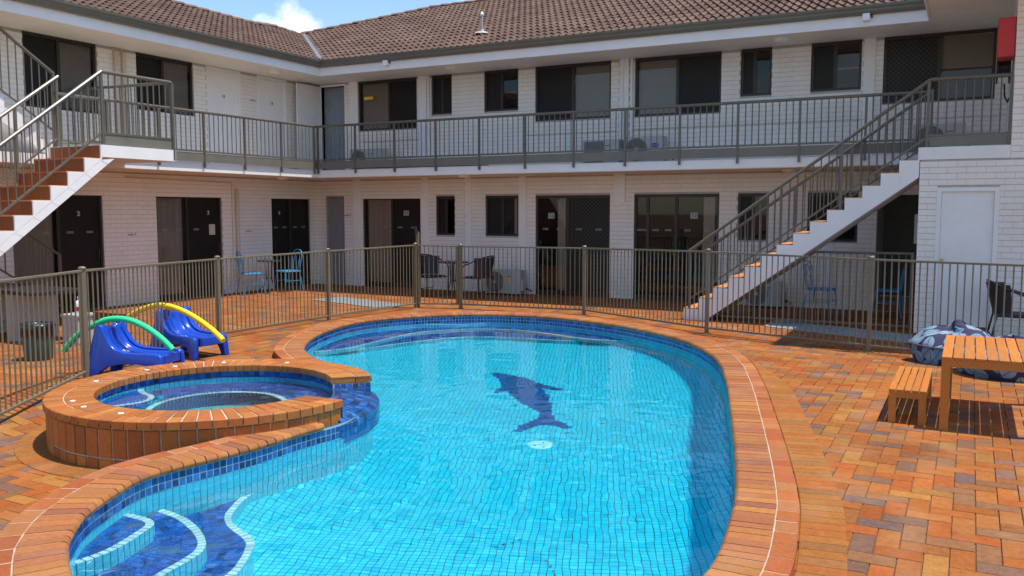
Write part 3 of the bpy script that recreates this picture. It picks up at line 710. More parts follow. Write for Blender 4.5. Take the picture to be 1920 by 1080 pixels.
def ringtiles(r_of, z0, z1, rows, th0, th1, pitch, rr, m, name, limit):
    L = []; n = round((th1-th0)*rr/pitch); dzr = (z1-z0)/rows
    for i in range(n):
        a = th0+(th1-th0)*i/n; b = th0+(th1-th0)*(i+1)/n
        for r in range(rows):
            za = z0+r*dzr; zb = za+dzr; v = []
            for g, dr in ((.0026, 0), (.0022, .004)):
                for t, z in ((a+g/rr, za+g), (b-g/rr, za+g), (b-g/rr, zb-g), (a+g/rr, zb-g)):
                    p = spa_pt(t, r_of(t)+dr*(1 if name != 'spill_tile' else -1)); v.append((p.x, p.y, z))
            p = spa_pt((a+b)/2, r_of(a)); L.append((v, [(0, 1, 2, 3)]+[(k, 4+k, 4+(k+1) % 4, (k+1) % 4) for k in range(4)], (p.x, p.y, za)))
    pieces(name, L, m, spa, so_, limit)
def flattiles(r0, r1, rows, th0, th1, zf, pitch, m, name, limit):
    L = []
    for r in range(rows):
        ra = r0+(r1-r0)*r/rows; rb = r0+(r1-r0)*(r+1)/rows; n = max(6, round((th1-th0)*(SPR(ra)+SPR(rb))/2/pitch))
        for i in range(n):
            a = th0+(th1-th0)*i/n; b = th0+(th1-th0)*(i+1)/n; e = .0028
            A = lambda t, q: spa_pt(t, SPA_R(t, q))
            q = [A(a+e/1.0, ra+e), A(a+e, rb-e), A(b-e, rb-e), A(b-e, ra+e)]
            v = [(p.x, p.y, zf(rr)+.002) for p, rr in zip(q, (ra, rb, rb, ra))]
            q2 = [A(a+e*.8, ra+e*.8), A(a+e*.8, rb-e*.8), A(b-e*.8, rb-e*.8), A(b-e*.8, ra+e*.8)]
            v += [(p.x, p.y, zf(rr)-.004) for p, rr in zip(q2, (ra, rb, rb, ra))]
            m_ = A((a+b)/2, (ra+rb)/2); L.append((v, [(3, 2, 1, 0)]+[(k, (k+1) % 4, 4+(k+1) % 4, 4+k) for k in range(4)], (m_.x, m_.y, zf(ra))))
    pieces(name, L, m, spa, so_, limit)
SPR = lambda q: 1.0+q                                   # q measured from the inner wall line
SPA_R = lambda t, q: Ri(t)+.02+q
ringtiles(lambda t: Ri(t)+.02, .06, ZS-.064, 2, A1, A0+2*math.pi, .052, 1.0, M_blue, 'waterline_tile', 200)
ringtiles(lambda t: Ri(t)+.02, -.20, .06, 5, A1, A0+2*math.pi, .052, 1.0, M_wallaqua, 'wall_tile', 60)
for nm, seg in (('spa_shell', [(.026, ZS-.062), (.026, -.205), (-.47, -.206), (-.47, -.72), (-1.3, -.722)]),):
    sh = MB(); n = 96
    for i in range(n):
        a = 2*math.pi*i/n; b = 2*math.pi*(i+1)/n; gap = A0 < (a+b)/2 < A1
        for (q0, z0), (q1, z1) in zip(seg, seg[1:]):
            if gap and z0 > .1: z0 = .075
            R_ = lambda t, q: max(.02, Ri(t)+q)
            p = [spa_pt(a, R_(a, q0)), spa_pt(b, R_(b, q0)), spa_pt(b, R_(b, q1)), spa_pt(a, R_(a, q1))]
            sh.add([(p[0].x, p[0].y, z0), (p[1].x, p[1].y, z0), (p[2].x, p[2].y, z1), (p[3].x, p[3].y, z1)], [(0, 1, 2, 3)])
    sh.build(nm, M_dgrout, spa, so_)
flattiles(-.42, -.005, 8, 0, 2*math.pi, lambda q: -.20, .052, M_blue, 'bench_tile', 120)
flattiles(-.485, -.425, 1, 0, 2*math.pi, lambda q: -.198, .052, M_mint, 'nosing_tile', 60)
ringtiles(lambda t: Ri(t)-.463, -.71, -.21, 10, 0, 2*math.pi, .052, .55, M_wallaqua, 'riser_tile', 60)
flattiles(-.95, -.49, 9, 0, 2*math.pi, lambda q: -.716, .052, M_wallaqua, 'floor_tile', 60)
# entry step: a small crescent against the wall
ec = catmull([(6.02, -9.70), (6.18, -9.80), (6.36, -9.86), (6.49, -9.99), (6.51, -10.14), (6.44, -10.32), (6.36, -10.52)], 8)
stp = MB(); cl = ec+[spa_pt(rad(t), Ri(rad(t))+.01)[:] for t in (232, 225, 215, 205, 195, 185, 178)]
stp.add([(x, y, -.012) for x, y in cl], [tuple(range(len(cl)))])
for p, q in zip(ec, ec[1:]): stp.add([(p[0], p[1], -.012), (q[0], q[1], -.012), (q[0], q[1], -.2), (p[0], p[1], -.2)], [(0, 1, 2, 3)])
es = stp.build('entry_step', M_blue, spa, so_)
ev = resample([Vector((a, b, 0)) for a, b in ec], .05, False); L = []
for i in range(len(ev)-1):
    a, b = ev[i], ev[i+1]; t = (b-a).normalized(); nn = Vector((-t.y, t.x, 0)); m = a+nn*.05
    if not inside(m.x, m.y, cl): nn = -nn
    q = [a+t*.002, b-t*.002, b-t*.002+nn*.055, a+t*.002+nn*.055]
    L.append(chamf([(p.x, p.y) for p in q], -.004, -.014, .002))
pieces('nosing_tile', L, M_mint, es)
# spillway: a sill that steps down towards the pool, faced with blue tile
zsp = lambda q: .118-.045*sm(.03, .34, q)-.05*max(0, (q-.30)/.10)**2
flattiles(-.01, .392, 6, A0-.03, A1+.03, zsp, .056, M_blue, 'sill_tile', 120)
sb = MB(); n = 24
for i in range(n):
    a = A0-.03+(A1-A0+.06)*i/n; b = A0-.03+(A1-A0+.06)*(i+1)/n
    qs = [-.02, .1, .2, .3, .35, .392]
    for q0, q1 in zip(qs, qs[1:]):
        p = [spa_pt(a, Ri(a)+.02+q0), spa_pt(b, Ri(b)+.02+q0), spa_pt(b, Ri(b)+.02+q1), spa_pt(a, Ri(a)+.02+q1)]
        sb.add([(p[0].x, p[0].y, zsp(q0)-.004), (p[1].x, p[1].y, zsp(q0)-.004), (p[2].x, p[2].y, zsp(q1)-.004), (p[3].x, p[3].y, zsp(q1)-.004)], [(0, 1, 2, 3)])
for a0_, a1_ in ((-.35, 1.25),):
    for i in range(60):
        a = a0_+(a1_-a0_)*i/60; b = a0_+(a1_-a0_)*(i+1)/60; p, q = spa_pt(a, Ro(a)+.058), spa_pt(b, Ro(b)+.058)
        sb.add([(p.x, p.y, .02), (q.x, q.y, .02), (q.x, q.y, -.3), (p.x, p.y, -.3)], [(0, 1, 2, 3)])
sb.build('spillway_sill', M_dgrout, spa, so_)
ringtiles(lambda t: Ro(t)+.064, -.125, .03, 3, A0-.13, A1+.3, .054, 1.5, M_blue, 'spill_tile', 120)
for t0 in (A0, A1):                                     # tiled cheeks of the gap
    cb = MB(); n_ = 5
    dth = .004 if t0 == A0 else -.004
    for k in range(6):
        for r in range(2):
            qa = .02+k*.057; p0 = spa_pt(t0+dth, Ri(t0)+qa+.003); p1 = spa_pt(t0+dth, Ri(t0)+qa+.054); za = .06+r*.052
            cb.add([(p0.x, p0.y, za+.002), (p1.x, p1.y, za+.002), (p1.x, p1.y, za+.05), (p0.x, p0.y, za+.05)], [(0, 1, 2, 3)])
    cb.build('cheek_tile', M_blue, spa, so_)
for t in (152, 167, 128, 96, 200, 247, 262, 285):       # small pale caps set in the spa coping
    p = spa_pt(rad(t), Ri(rad(t))+.16); c = MB().lathe([(.022, 0), (.021, .004), (.0001, .005)], 14, (p.x, p.y, ZS), caps=False)
    c.build('coping_cap', M_letter, spa, so_)
water('spa_water', lambda P: np.array([((Vector(p)-SC).length < Ri(math.atan2(p[1]-SC.y, p[0]-SC.x))+.03) for p in P]), .108, .035, (5.6, 8.4, -11.1, -8.4))
for o in bpy.data.objects:
    p = o.parent
    while p is not None and p.parent is not None: p = p.parent
    if o.type == 'MESH' and p in (pool, spa): o.cycles.is_caustics_receiver = True

# ------------------------------------------------------------------ motel building
WX, WY = -1.17, 1.35                                   # wall planes: left wing x = WX, back wing y = WY
ZF = 2.68; ZSOF = 4.79
BO = Vector((WX, WY, 0)); motel = thing('motel_building', 'two-storey white painted brick motel wrapping the courtyard with a brown tiled roof', 'motel', BO); bo = -BO
FY = lambda c: (lambda a, z, n: (a, c-n, z))           # wall facing -y
FX = lambda c: (lambda a, z, n: (c+n, a, z))           # wall facing +x
ALLB = []
def wall(name, face, c, a0, a1, z0, z1, ops, plain=(), depth=.12, brick=True):
    fn = FY(c) if face == 'Y' else FX(c); m = MB()
    xs = sorted({a0, a1, *[q for o in ops for q in o[:2]]}); zs = sorted({z0, z1, *[q for o in ops for q in o[2:4]]})
    xs = [x for x in xs if a0 <= x <= a1]; zs = [z for z in zs if z0 <= z <= z1]
    for xa, xb in zip(xs, xs[1:]):
        for za, zb in zip(zs, zs[1:]):
            cx, cz = (xa+xb)/2, (za+zb)/2
            if any(o[0] < cx < o[1] and o[2] < cz < o[3] for o in ops): continue
            m.add([fn(xa, za, 0), fn(xb, za, 0), fn(xb, zb, 0), fn(xa, zb, 0)], [(0, 1, 2, 3)])
    for o in ops:
        xa, xb, za, zb = o[:4]; C = [(xa, za), (xb, za), (xb, zb), (xa, zb)]
        for k in range(4):
            p, q = C[k], C[(k+1) % 4]
            m.add([fn(*p, 0), fn(*q, 0), fn(*q, -depth), fn(*p, -depth)], [(0, 1, 2, 3)])
    wo = m.build(name, M_joint if brick else M_white, motel, bo)
    if brick:
        H = .0858; Lb = .24; nrow = int((z1-z0)/H+.02); g = .0030; no = list(ops)+list(plain)
        for r in range(nrow):
            za = z0+r*H; zb = za+H; cz = (za+zb)/2; segs = [(a0, a1)]
            for o in no:
                if o[2] < cz < o[3]:
                    ns_ = []
                    for s0, s1 in segs:
                        if o[1] <= s0 or o[0] >= s1: ns_.append((s0, s1))
                        else:
                            if o[0] > s0: ns_.append((s0, o[0]))
                            if o[1] < s1: ns_.append((o[1], s1))
                    segs = ns_
            off = (Lb/2 if r % 2 else 0)
            for s0, s1 in segs:
                k = math.floor((s0-a0-off)/Lb)
                while a0+off+k*Lb < s1-1e-6:
                    xa = max(s0, a0+off+k*Lb); xb = min(s1, a0+off+(k+1)*Lb); k += 1
                    if xb-xa < .025: continue
                    A, B_ = xa+(0 if xa == s0 else .0012), xb-(0 if xb == s1 else .0012); C, D = za+g, zb-g; pr = .007+random.uniform(-.0008, .0008); c_ = .002
                    v = [fn(A+c_, C+c_, pr), fn(B_-c_, C+c_, pr), fn(B_-c_, D-c_, pr), fn(A+c_, D-c_, pr), fn(A, C, pr-.002), fn(B_, C, pr-.002), fn(B_, D, pr-.002), fn(A, D, pr-.002), fn(A, C, 0), fn(B_, C, 0), fn(B_, D, 0), fn(A, D, 0)]
                    f = [(0, 1, 2, 3)]
                    for q in (0, 4):
                        for k2 in range(4): f.append((q+k2, q+4+k2, q+4+(k2+1) % 4, q+(k2+1) % 4))
                    cpt = fn((A+B_)/2, cz, pr); x, y, z = proj(cpt)
                    vis = z > .1 and 0 < x < 1920 and 0 < y < 1080
                    ALLB.append((0 if vis else 1, z, len(ALLB), v, f, wo))
    return wo
DB = [(.24, 1.864, 0, 2.1), (4.785, 6.47, 0, 2.105), (6.985, 8.70, 0, 2.11)]
WB = [(2.285, 2.78, 1.24, 2.11), (3.565, 4.375, 1.237, 2.11), (9.055, 9.63, 1.23, 2.11), (10.325, 11.19, 1.225, 2.11)]
PASS = (11.50, 12.27, 0, 2.06); GD = (-.864, -.313, 0, 2.11)
pil_lo = [(-.03, .17, 0, 2.52), (1.90, 2.08, 0, 2.52), (3.05, 3.21, 0, 2.52), (4.40, 4.56, 0, 2.52), (6.56, 6.80, 1.965, 2.52), (10.62, 10.80, 0, 1.2)]
wb_lo = wall('back_wall_lower', 'Y', WY, WX, 13.6, 0, 2.511, DB+WB+[PASS, GD], pil_lo)
UB = [(.15, 1.795, 3.645, 4.786), (2.185, 2.72, 3.922, 4.786), (3.54, 4.37, 3.917, 4.786), (4.77, 6.465, 3.655, 4.786), (6.97, 8.69, 3.642, 4.786), (9.05, 9.62, 3.915, 4.786), (10.31, 11.165, 3.92, 4.786), (11.52, 13.24, 3.64, 4.786)]
UP = (-.94, -.25, ZF, 4.72)
pil_up = [(-.10, .148, ZF, 4.79), (1.85, 2.06, ZF, 4.79), (6.65, 6.85, ZF, 4.79), (11.2, 11.39, ZF, 4.79)]
wb_up = wall('back_wall_upper', 'Y', WY, WX, 13.43, ZF, ZSOF, UB+[UP], pil_up)
LD = [(-6.32, -4.59, 0, 2.1), (-3.39, -1.70, 0, 2.1), (-.2, 1.11, 0, 2.1)]
wl_lo = wall('left_wall_lower', 'X', WX, -9.6, WY, 0, 2.511, LD)
LU = [(-5.985, -4.58, 3.54, 4.786), (-3.74, -2.36, 3.69, 4.786)]
D18 = (-2.02, -1.06, ZF, 4.78); D19 = (-.56, .38, ZF, 4.78)
wl_up = wall('left_wall_upper', 'X', WX, -9.6, WY, ZF, ZSOF, LU+[D18, D19])
for nm, P_, wl in (('pilaster', pil_lo, wb_lo), ('pilaster', pil_up, wb_up)):
    for a0, a1, z0, z1 in P_:
        MB().box(a0, a1, WY-(.03 if a0 != 6.56 else .05), WY+.02, z0, z1-.001).build(nm, M_white, wl, bevel=.004)
# storage block under the landing
SY = -1.38; SD = (12.535, 13.323, .0, 2.117)
ws = wall('storage_wall', 'Y', SY, 12.30, 14.9, 0, 2.508, [SD])
wp = wall('pier_wall', 'Y', SY, 13.43, 14.9, 2.51, 5.3, [])
m = MB(); m.add([(12.30, SY, 0), (12.30, WY, 0), (12.30, WY, 2.508), (12.30, SY, 2.508)], [(0, 1, 2, 3)])
m.add([(13.43, SY, 2.51), (13.43, WY, 2.51), (13.43, WY, 5.3), (13.43, SY, 5.3)], [(0, 1, 2, 3)])
m.build('side_wall', M_white, motel, bo)
ALLB.sort(key=lambda t: t[:3])
rest = {}
for n_, (vis, z, i, v, f, wo) in enumerate(ALLB):
    if n_ < 300 and vis == 0: mesh_obj('brick', v, f, M_brick, wo)
    else: rest.setdefault(wo.name, (wo, MB()))[1].add(v, f)
for wo, mbx in rest.values(): props(mbx.build('brick', M_brick, wo), kind='stuff')
# slabs, soffits, interior
LND = -6.3
s = MB(); s.box(WX-8, 0, -9.6, WY, 2.52, ZF-.002); s.box(0.0005, 12.27, 0, WY, 2.52, ZF-.002); s.box(WX-8, 16, WY+.001, 6.5, 2.52, ZF-.003)
s.build('walkway_slab', M_white, motel, bo)
s = MB(); s.box(WX, -.03, -9.5, WY, 2.512, 2.519); s.box(-.0295, 12.2, .03, WY, 2.512, 2.519); s.build('slab_bounce_sheet', M_soff_bounce, motel, bo)  # thin sheet added under the white slab, its colour holding the orange bounce light
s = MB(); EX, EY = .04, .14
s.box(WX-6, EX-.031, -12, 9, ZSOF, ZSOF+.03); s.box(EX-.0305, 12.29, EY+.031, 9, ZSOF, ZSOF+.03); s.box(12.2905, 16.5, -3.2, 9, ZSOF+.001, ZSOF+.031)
s.build('soffit', M_soff_bounce, motel, bo)
s = MB(); s.box(EX-.03, EX, -12, EY, 4.765, 4.96); s.box(EX, 12.26, EY, EY+.03, 4.765, 4.96); s.box(12.26, 12.29, -3.2, EY+.03, 4.765, 5.12); s.build('fascia', M_white, motel, bo)
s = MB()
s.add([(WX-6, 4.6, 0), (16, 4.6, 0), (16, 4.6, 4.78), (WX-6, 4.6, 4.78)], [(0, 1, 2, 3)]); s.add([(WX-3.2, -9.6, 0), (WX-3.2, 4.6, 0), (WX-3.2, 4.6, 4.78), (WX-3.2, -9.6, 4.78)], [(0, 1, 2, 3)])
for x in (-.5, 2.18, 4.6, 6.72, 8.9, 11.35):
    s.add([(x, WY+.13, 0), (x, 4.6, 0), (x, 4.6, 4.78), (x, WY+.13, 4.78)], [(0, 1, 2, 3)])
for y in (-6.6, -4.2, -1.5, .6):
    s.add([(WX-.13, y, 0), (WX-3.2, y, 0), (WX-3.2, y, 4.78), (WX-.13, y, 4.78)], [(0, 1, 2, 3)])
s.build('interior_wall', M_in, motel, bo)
# gutters (ogee) and downpipe boxes
gp = [(0, 4.945), (.035, 4.937), (.075, 4.95), (.098, 4.985), (.103, 5.02), (.125, 5.05), (.13, 5.085), (.115, 5.09), (.11, 5.06), (0, 5.06)]
s = MB(); n = len(gp)
pa = [(EX+d, -12, z) for d, z in gp]; pb = [(EX+d, EY-d, z) for d, z in gp]; pc = [(12.25, EY-d, z) for d, z in gp]
s.add(pa+pb+pc, [(i, (i+1) % n, n+(i+1) % n, n+i) for i in range(n)]+[(n+i, n+(i+1) % n, 2*n+(i+1) % n, 2*n+i) for i in range(n)]+[tuple(range(2*n, 3*n))])
s.build('gutter', M_gutter, motel, bo)
# ---- roof
TP = math.tan(rad(22.9)); ZE = 5.075
RV = (-3.5, 3.68)
front = [(EX+.02, EY-.07), RV, (-2.56, 4.2), (-1.77, 4.62), (-.39, 5.47), (16, 5.6), (16, EY-.07)]
left_ = [(EX+.07, EY-.02), RV, (-3.42, 2.11), (-3.05, 1.2), (-3.05, -13), (EX+.07, -13)]
ZR = lambda d: ZE+TP*d
def zfr(x, y): return ZR(y-EY)
def zlf(x, y): return ZR(EX-x)
s = MB()
s.add([(x, y, zfr(x, y)-.03) for x, y in front], [tuple(range(len(front)))]); s.add([(x, y, zlf(x, y)-.03) for x, y in left_], [tuple(range(len(left_)))])
zt = zfr(0, 5.5)
s.add([(-.39, 5.47, zt-.03), (16, 5.6, zt-.03), (16, 11.2, ZE), (-6, 11.2, ZE)], [(0, 1, 2, 3)])
s.add([(-.39, 5.47, zt-.03), (-3.5, 3.68, zfr(0, 3.68)-.03), (-7.2, 4.5, ZE), (-6, 11.2, ZE)], [(0, 1, 2, 3)])
s.add([(-3.05, -13, zlf(-3.05, 0)-.03), (-3.05, 1.2, zlf(-3.05, 0)-.03), (-3.42, 2.11, zlf(-3.42, 0)-.03), (-3.5, 3.68, zfr(0, 3.68)-.03), (-7.2, 4.5, ZE), (-7.2, -13, ZE)], [(0, 1, 2, 3, 4, 5)])
roof = s.build('roof', M_ridge, motel, bo)
TW, TL = .30, .325
def rooftile(o, ud, vd, nd, jit):
    prof = []
    for k in range(13):
        t = k/12; ph = t*2*2*math.pi; prof.append((t*TW, .046*(.5-.5*math.cos(ph))**1.3))
    v = []
    for vv, lift in ((-.045, .034), (TL, .002)):
        for a, h in prof: v.append(o+ud*a+vd*vv+nd*(h+lift+jit))
    for a, h in prof: v.append(o+ud*a+vd*-.043+nd*(h+.034-.010+jit))
    for a, h in prof: v.append(o+ud*a+vd*.08+nd*(h*.9+.020-.012+jit))
    n = 13; f = []
    for k in range(n-1): f += [(k, k+1, n+k+1, n+k), (k, 2*n+k, 2*n+k+1, k+1), (2*n+k, 3*n+k, 3*n+k+1, 2*n+k+1)]
    c = o+ud*TW/2+vd*TL/2
    return ([tuple(p) for p in v], f, tuple(c))
RT = []
def layroof(poly, origin, ud, vdh, zf, rows, cols):
    vd = Vector((vdh.x, vdh.y, TP)).normalized(); nd = ud.cross(vd)
    if nd.z < 0: nd = -nd
    stp_ = TL*math.cos(math.atan(TP))
    for r in range(rows):
        for k in range(cols):
            p = origin+ud*(k*TW+(TW/2 if r % 2 else 0)*0)+vdh*(r*stp_)
            m_ = p+ud*TW/2+vdh*stp_/2
            if not inside(m_.x, m_.y, poly): continue
            if not inview((m_.x, m_.y, zf(m_.x, m_.y)), 250): continue
            RT.append(rooftile(Vector((p.x, p.y, zf(p.x, p.y))), ud, vd, nd, random.uniform(-.002, .003)))
layroof(front, Vector((-4.2, EY-.06, 0)), Vector((1, 0, 0)), Vector((0, 1, 0)), zfr, 20, 66)
layroof(left_, Vector((EX+.06, -13, 0)), Vector((0, 1, 0)), Vector((-1, 0, 0)), zlf, 13, 58)
pieces('roof_tile', RT, M_roof, roof)
# ridge caps
def caps(P, zoff=.02):
    L = resample([Vector(p) for p in P], .36, False); out = []
    for a, b in zip(L, L[1:]):
        t = (b-a).normalized(); sd = Vector((t.y, -t.x, 0)).normalized(); up = sd.cross(t); up = up if up.z > 0 else -up; v = []
        for p, w_, h in ((a-t*.03, .125, .022), (b, .11, .0)):
            for k in range(7):
                an = math.pi*(.08+.84*k/6); v.append(p+sd*math.cos(an)*w_+up*(math.sin(an)*.085+h+zoff-.04))
        n = 7; f = [(k, k+1, n+k+1, n+k) for k in range(6)]+[tuple(range(6, -1, -1))]
        out.append(([tuple(q) for q in v], f, tuple((a+b)/2)))
    return out
RCAP = caps([(-3.5, 3.68, zfr(0, 3.68)+.03), (-2.56, 4.2, zfr(0, 4.2)+.02), (-1.77, 4.62, zfr(0, 4.62)+.02), (-.39, 5.47, zfr(0, 5.47)+.02), (1.5, 5.52, zfr(0, 5.52)+.02), (5, 5.55, zfr(0, 5.55))])
RCAP += caps([(-3.5, 3.62, zfr(0, 3.62)+.0), (-3.44, 2.5, zlf(-3.44, 0)+.03), (-3.42, 2.11, zlf(-3.42, 0)+.03)])
RCAP += caps([(-3.25, 1.98, zlf(-3.2, 0)+.06), (-3.08, 1.2, zlf(-3.05, 0)+.03), (-3.05, -1, zlf(-3.05, 0)+.03), (-3.05, -3.5, zlf(-3.05, 0)+.03)])
pieces('ridge_cap', RCAP, M_ridge, roof)
vz = MB(); a = Vector((EX+.02, EY-.02, ZE+.07)); b = Vector((-3.5, 3.68, zfr(0, 3.68)+.075)); sd = Vector((1, 1, 0)).normalized()*.05
vz.add([a-sd+Vector((0, 0, .02)), a, a+sd+Vector((0, 0, .02)), b-sd+Vector((0, 0, .02)), b, b+sd+Vector((0, 0, .02))], [(0, 1, 4, 3), (1, 2, 5, 4)]); vz.build('valley_flashing', M_valley, roof)
v_ = MB(); v_.tube([(3.604, 1.15, 5.45), (3.604, 1.15, 5.93)], .022, 10); vo = v_.build('vent_pipe', M_pipe, roof, smooth='auto')
MB().lathe([(.036, 0), (.04, .03), (.010, .085)], 12, (3.604, 1.15, 5.915)).build('cowl', M_letter, vo)
MB().lathe([(.20, -.01), (.15, .03), (.05, .05), (.035, .10)], 12, (3.604, 1.15, 5.53), caps=False).build('flashing', M_pipe, vo)

# ---- windows, doors
def window(face, c, o, split, left, right, door=False, num=None, grille=(), curtcol=None, sticker=False, label=None, dep=.075):
    fn = FY(c) if face == 'Y' else FX(c); a0, a1, z0, z1 = o; m = MB(); w_ = .045; n0, n1 = -dep, -dep+.04
    def bx(mb, A, B_, C, D, na, nb):
        pts = [fn(A, C, na), fn(B_, C, na), fn(B_, D, na), fn(A, D, na), fn(A, C, nb), fn(B_, C, nb), fn(B_, D, nb), fn(A, D, nb)]
        mb.add(pts, [(3, 2, 1, 0), (4, 5, 6, 7), (0, 1, 5, 4), (1, 2, 6, 5), (2, 3, 7, 6), (3, 0, 4, 7)])
    zb = z0+(.10 if door else .045)
    bx(m, a0, a1, z1-w_*1.3, z1, n0, n1+.01); bx(m, a0, a1, z0, zb, n0, n1+.012); bx(m, a0, a0+w_, zb, z1-w_*1.3, n0, n1); bx(m, a1-w_, a1, zb, z1-w_*1.3, n0, n1)
    xs = [a0+w_]+[a0+(a1-a0)*s_ for s_ in split]+[a1-w_]
    for x in xs[1:-1]: bx(m, x-.03, x+.03, zb, z1-w_*1.3, n0-.012, n1-.004)
    fr = m.build('sliding_door' if door else 'window', M_frame, motel, bo)
    if label: fr['label'] = label
    kinds = [left, right] if len(xs) == 3 else (left if isinstance(left, list) else [left])
    for i, k in enumerate(kinds):
        A = xs[i]+(.03 if i else 0); B_ = xs[i+1]-(.03 if i < len(kinds)-1 else 0); C, D = zb, z1-w_*1.3; nn = n0+.012+(.008 if i % 2 else 0)
        p = MB()
        if k == 's':
            p.add([fn(A, C, nn), fn(B_, C, nn), fn(B_, D, nn), fn(A, D, nn)], [(0, 1, 2, 3)]); so2 = p.build('security_screen', M_screen, fr)
            if i in grille:
                g = MB(); st_ = .085; 
                def seg(x0, z0_, x1, z1_):
                    g.add([fn(x0, z0_-.004, nn+.004), fn(x1, z1_-.004, nn+.004), fn(x1, z1_+.004, nn+.004), fn(x0, z0_+.004, nn+.004)], [(0, 1, 2, 3)])
                wd, ht = B_-A, D-C; k_ = -ht
                while k_ < wd:
                    x0, x1 = max(0, k_), min(wd, k_+ht)
                    if x1 > x0:
                        seg(A+x0, C+(x0-k_), A+x1, C+(x1-k_)); seg(A+x0, D-(x0-k_), A+x1, D-(x1-k_))
                    k_ += st_
                g.build('grille', M_grille, fr)
        else:
            p.add([fn(A, C, nn), fn(B_, C, nn), fn(B_, D, nn), fn(A, D, nn)], [(0, 1, 2, 3)]); p.build('pane', M_glass, fr)
            if k == 'c':                                  # pleated curtain behind the glass
                q = MB(); n_ = max(8, int((B_-A)/.03)); v = []
                for zz in (C, D):
                    for t in range(n_+1): v.append(fn(A+(B_-A)*t/n_, zz, nn-.09+.014*math.sin(t*1.35)+.006*math.sin(t*.47)))
                q.add(v, [(t, t+1, n_+2+t, n_+1+t) for t in range(n_)]); q.build('curtain', curtcol or M_curt, fr, smooth=True)
            if k == 'b':
                q = MB(); q.add([fn(A, C, nn-.06), fn(B_, C, nn-.06), fn(B_, D, nn-.06), fn(A, D, nn-.06)], [(0, 1, 2, 3)]); q.build('roller_blind', curtcol or M_blind, fr)
            if k == 'h':
                q = MB(); zc = C+(D-C)*.48; q.add([fn(A, zc, nn-.06), fn(B_, zc, nn-.06), fn(B_, D, nn-.06), fn(A, D, nn-.06)], [(0, 1, 2, 3)]); q.build('roller_blind', M_blind, fr)
            if k == 'w':                                  # narrow side curtain only
                q = MB(); n_ = 10; A2 = A+(B_-A)*.62; v = []
                for zz in (C, D):
                    for t in range(n_+1): v.append(fn(A2+(B_-A2)*.75*t/n_, zz, nn-.09+.015*math.sin(t*1.5)))
                q.add(v, [(t, t+1, n_+2+t, n_+1+t) for t in range(n_)]); q.build('curtain', M_curt, fr, smooth=True)
        if sticker:
            for fx in (.25, .75):
                s_ = MB()
                for r in range(4):
                    cx = A+(B_-A)*fx+(r-1.5)*.034; cz = 1.40; ring_ = []
                    n_ = 8; v = []
                    for rr in (.012, .018):
                        for t in range(n_): v.append(fn(cx+rr*math.cos(2*math.pi*t/n_), cz+rr*1.2*math.sin(2*math.pi*t/n_), nn+.006))
                    s_.add(v, [(t, (t+1) % n_, n_+(t+1) % n_, n_+t) for t in range(n_)])
                s_.build('safety_sticker', M_pot, fr)
    if num:
        s_, a, z = num; nn = n0+.03; pl = MB(); wd = .045+.028*(len(s_)-1)
        bx(pl, a-wd, a+wd, z-.06, z+.06, nn-.004, nn); pl.build('number_plate', M_dark if face == 'X' else M_sign, fr)
        loc = fn(a, z, nn+.002); text('number', s_, .115, loc, face, M_letter if face == 'X' else M_dark, fr)
    if door:
        hA = xs[0]+.06 if (num and num[1] < (a0+a1)/2) else xs[-1]-.05
        MB().tube([fn(hA, .92, n1-.01), fn(hA, .92, n1+.03), fn(hA, 1.08, n1+.03), fn(hA, 1.08, n1-.01)], .009, 6).build('handle', M_black, fr)
    return fr
window('Y', WY, DB[0], [.5], 'c', 's', True, ('11', 1.44, 1.73), sticker=True)
window('Y', WY, DB[1], [.43], 'w', 's', True, ('12', 5.13, 1.68), grille=(1,), sticker=True)
f13 = window('Y', WY, DB[2], [.16, .50], ['g', 'g', 'w'], None, True, ('13', 8.20, 1.69), sticker=True)
window('Y', WY, WB[0], [.5], 's', 'g'); window('Y', WY, WB[1], [.5], 's', 'w'); window('Y', WY, WB[2], [.48], 's', 'g'); window('Y', WY, WB[3], [.5], 's', 'g')
w1 = window('Y', WY, UB[0], [.52], 'b', 's')
window('Y', WY, UB[1], [.5], 's', 's'); window('Y', WY, UB[2], [.5], 's', 'g'); window('Y', WY, UB[3], [.50], 's', 'b'); window('Y', WY, UB[4], [.5], 'b', 's')
window('Y', WY, UB[5], [.45], 's', 'g'); window('Y', WY, UB[6], [.48], 's', 'g'); window('Y', WY, UB[7], [.51], 's', 'h', grille=(0,))
MB().box(.30, .56, WY+.028, WY+.032, 4.36, 4.43).build('window_sticker', M_yell, w1)
window('X', WX, LD[0], [.50], 'c', 's', True, ('2', -5.05, 1.73), sticker=True)
f3 = window('X', WX, LD[1], [.47], 'c', 's', True, ('3', -1.83-.2+.0, 1.74), sticker=True)
window('X', WX, LD[2], [.5], 's', 's', True, ('4', .10, 1.73), sticker=True)
window('X', WX, LU[0], [.48], 's', 'b'); window('X', WX, LU[1], [.47], 's', 'b')
MB().box(WX-.045, WX-.04, -2.02, -1.86, 1.28, 1.50).build('paper_notice', M_paper, f3)
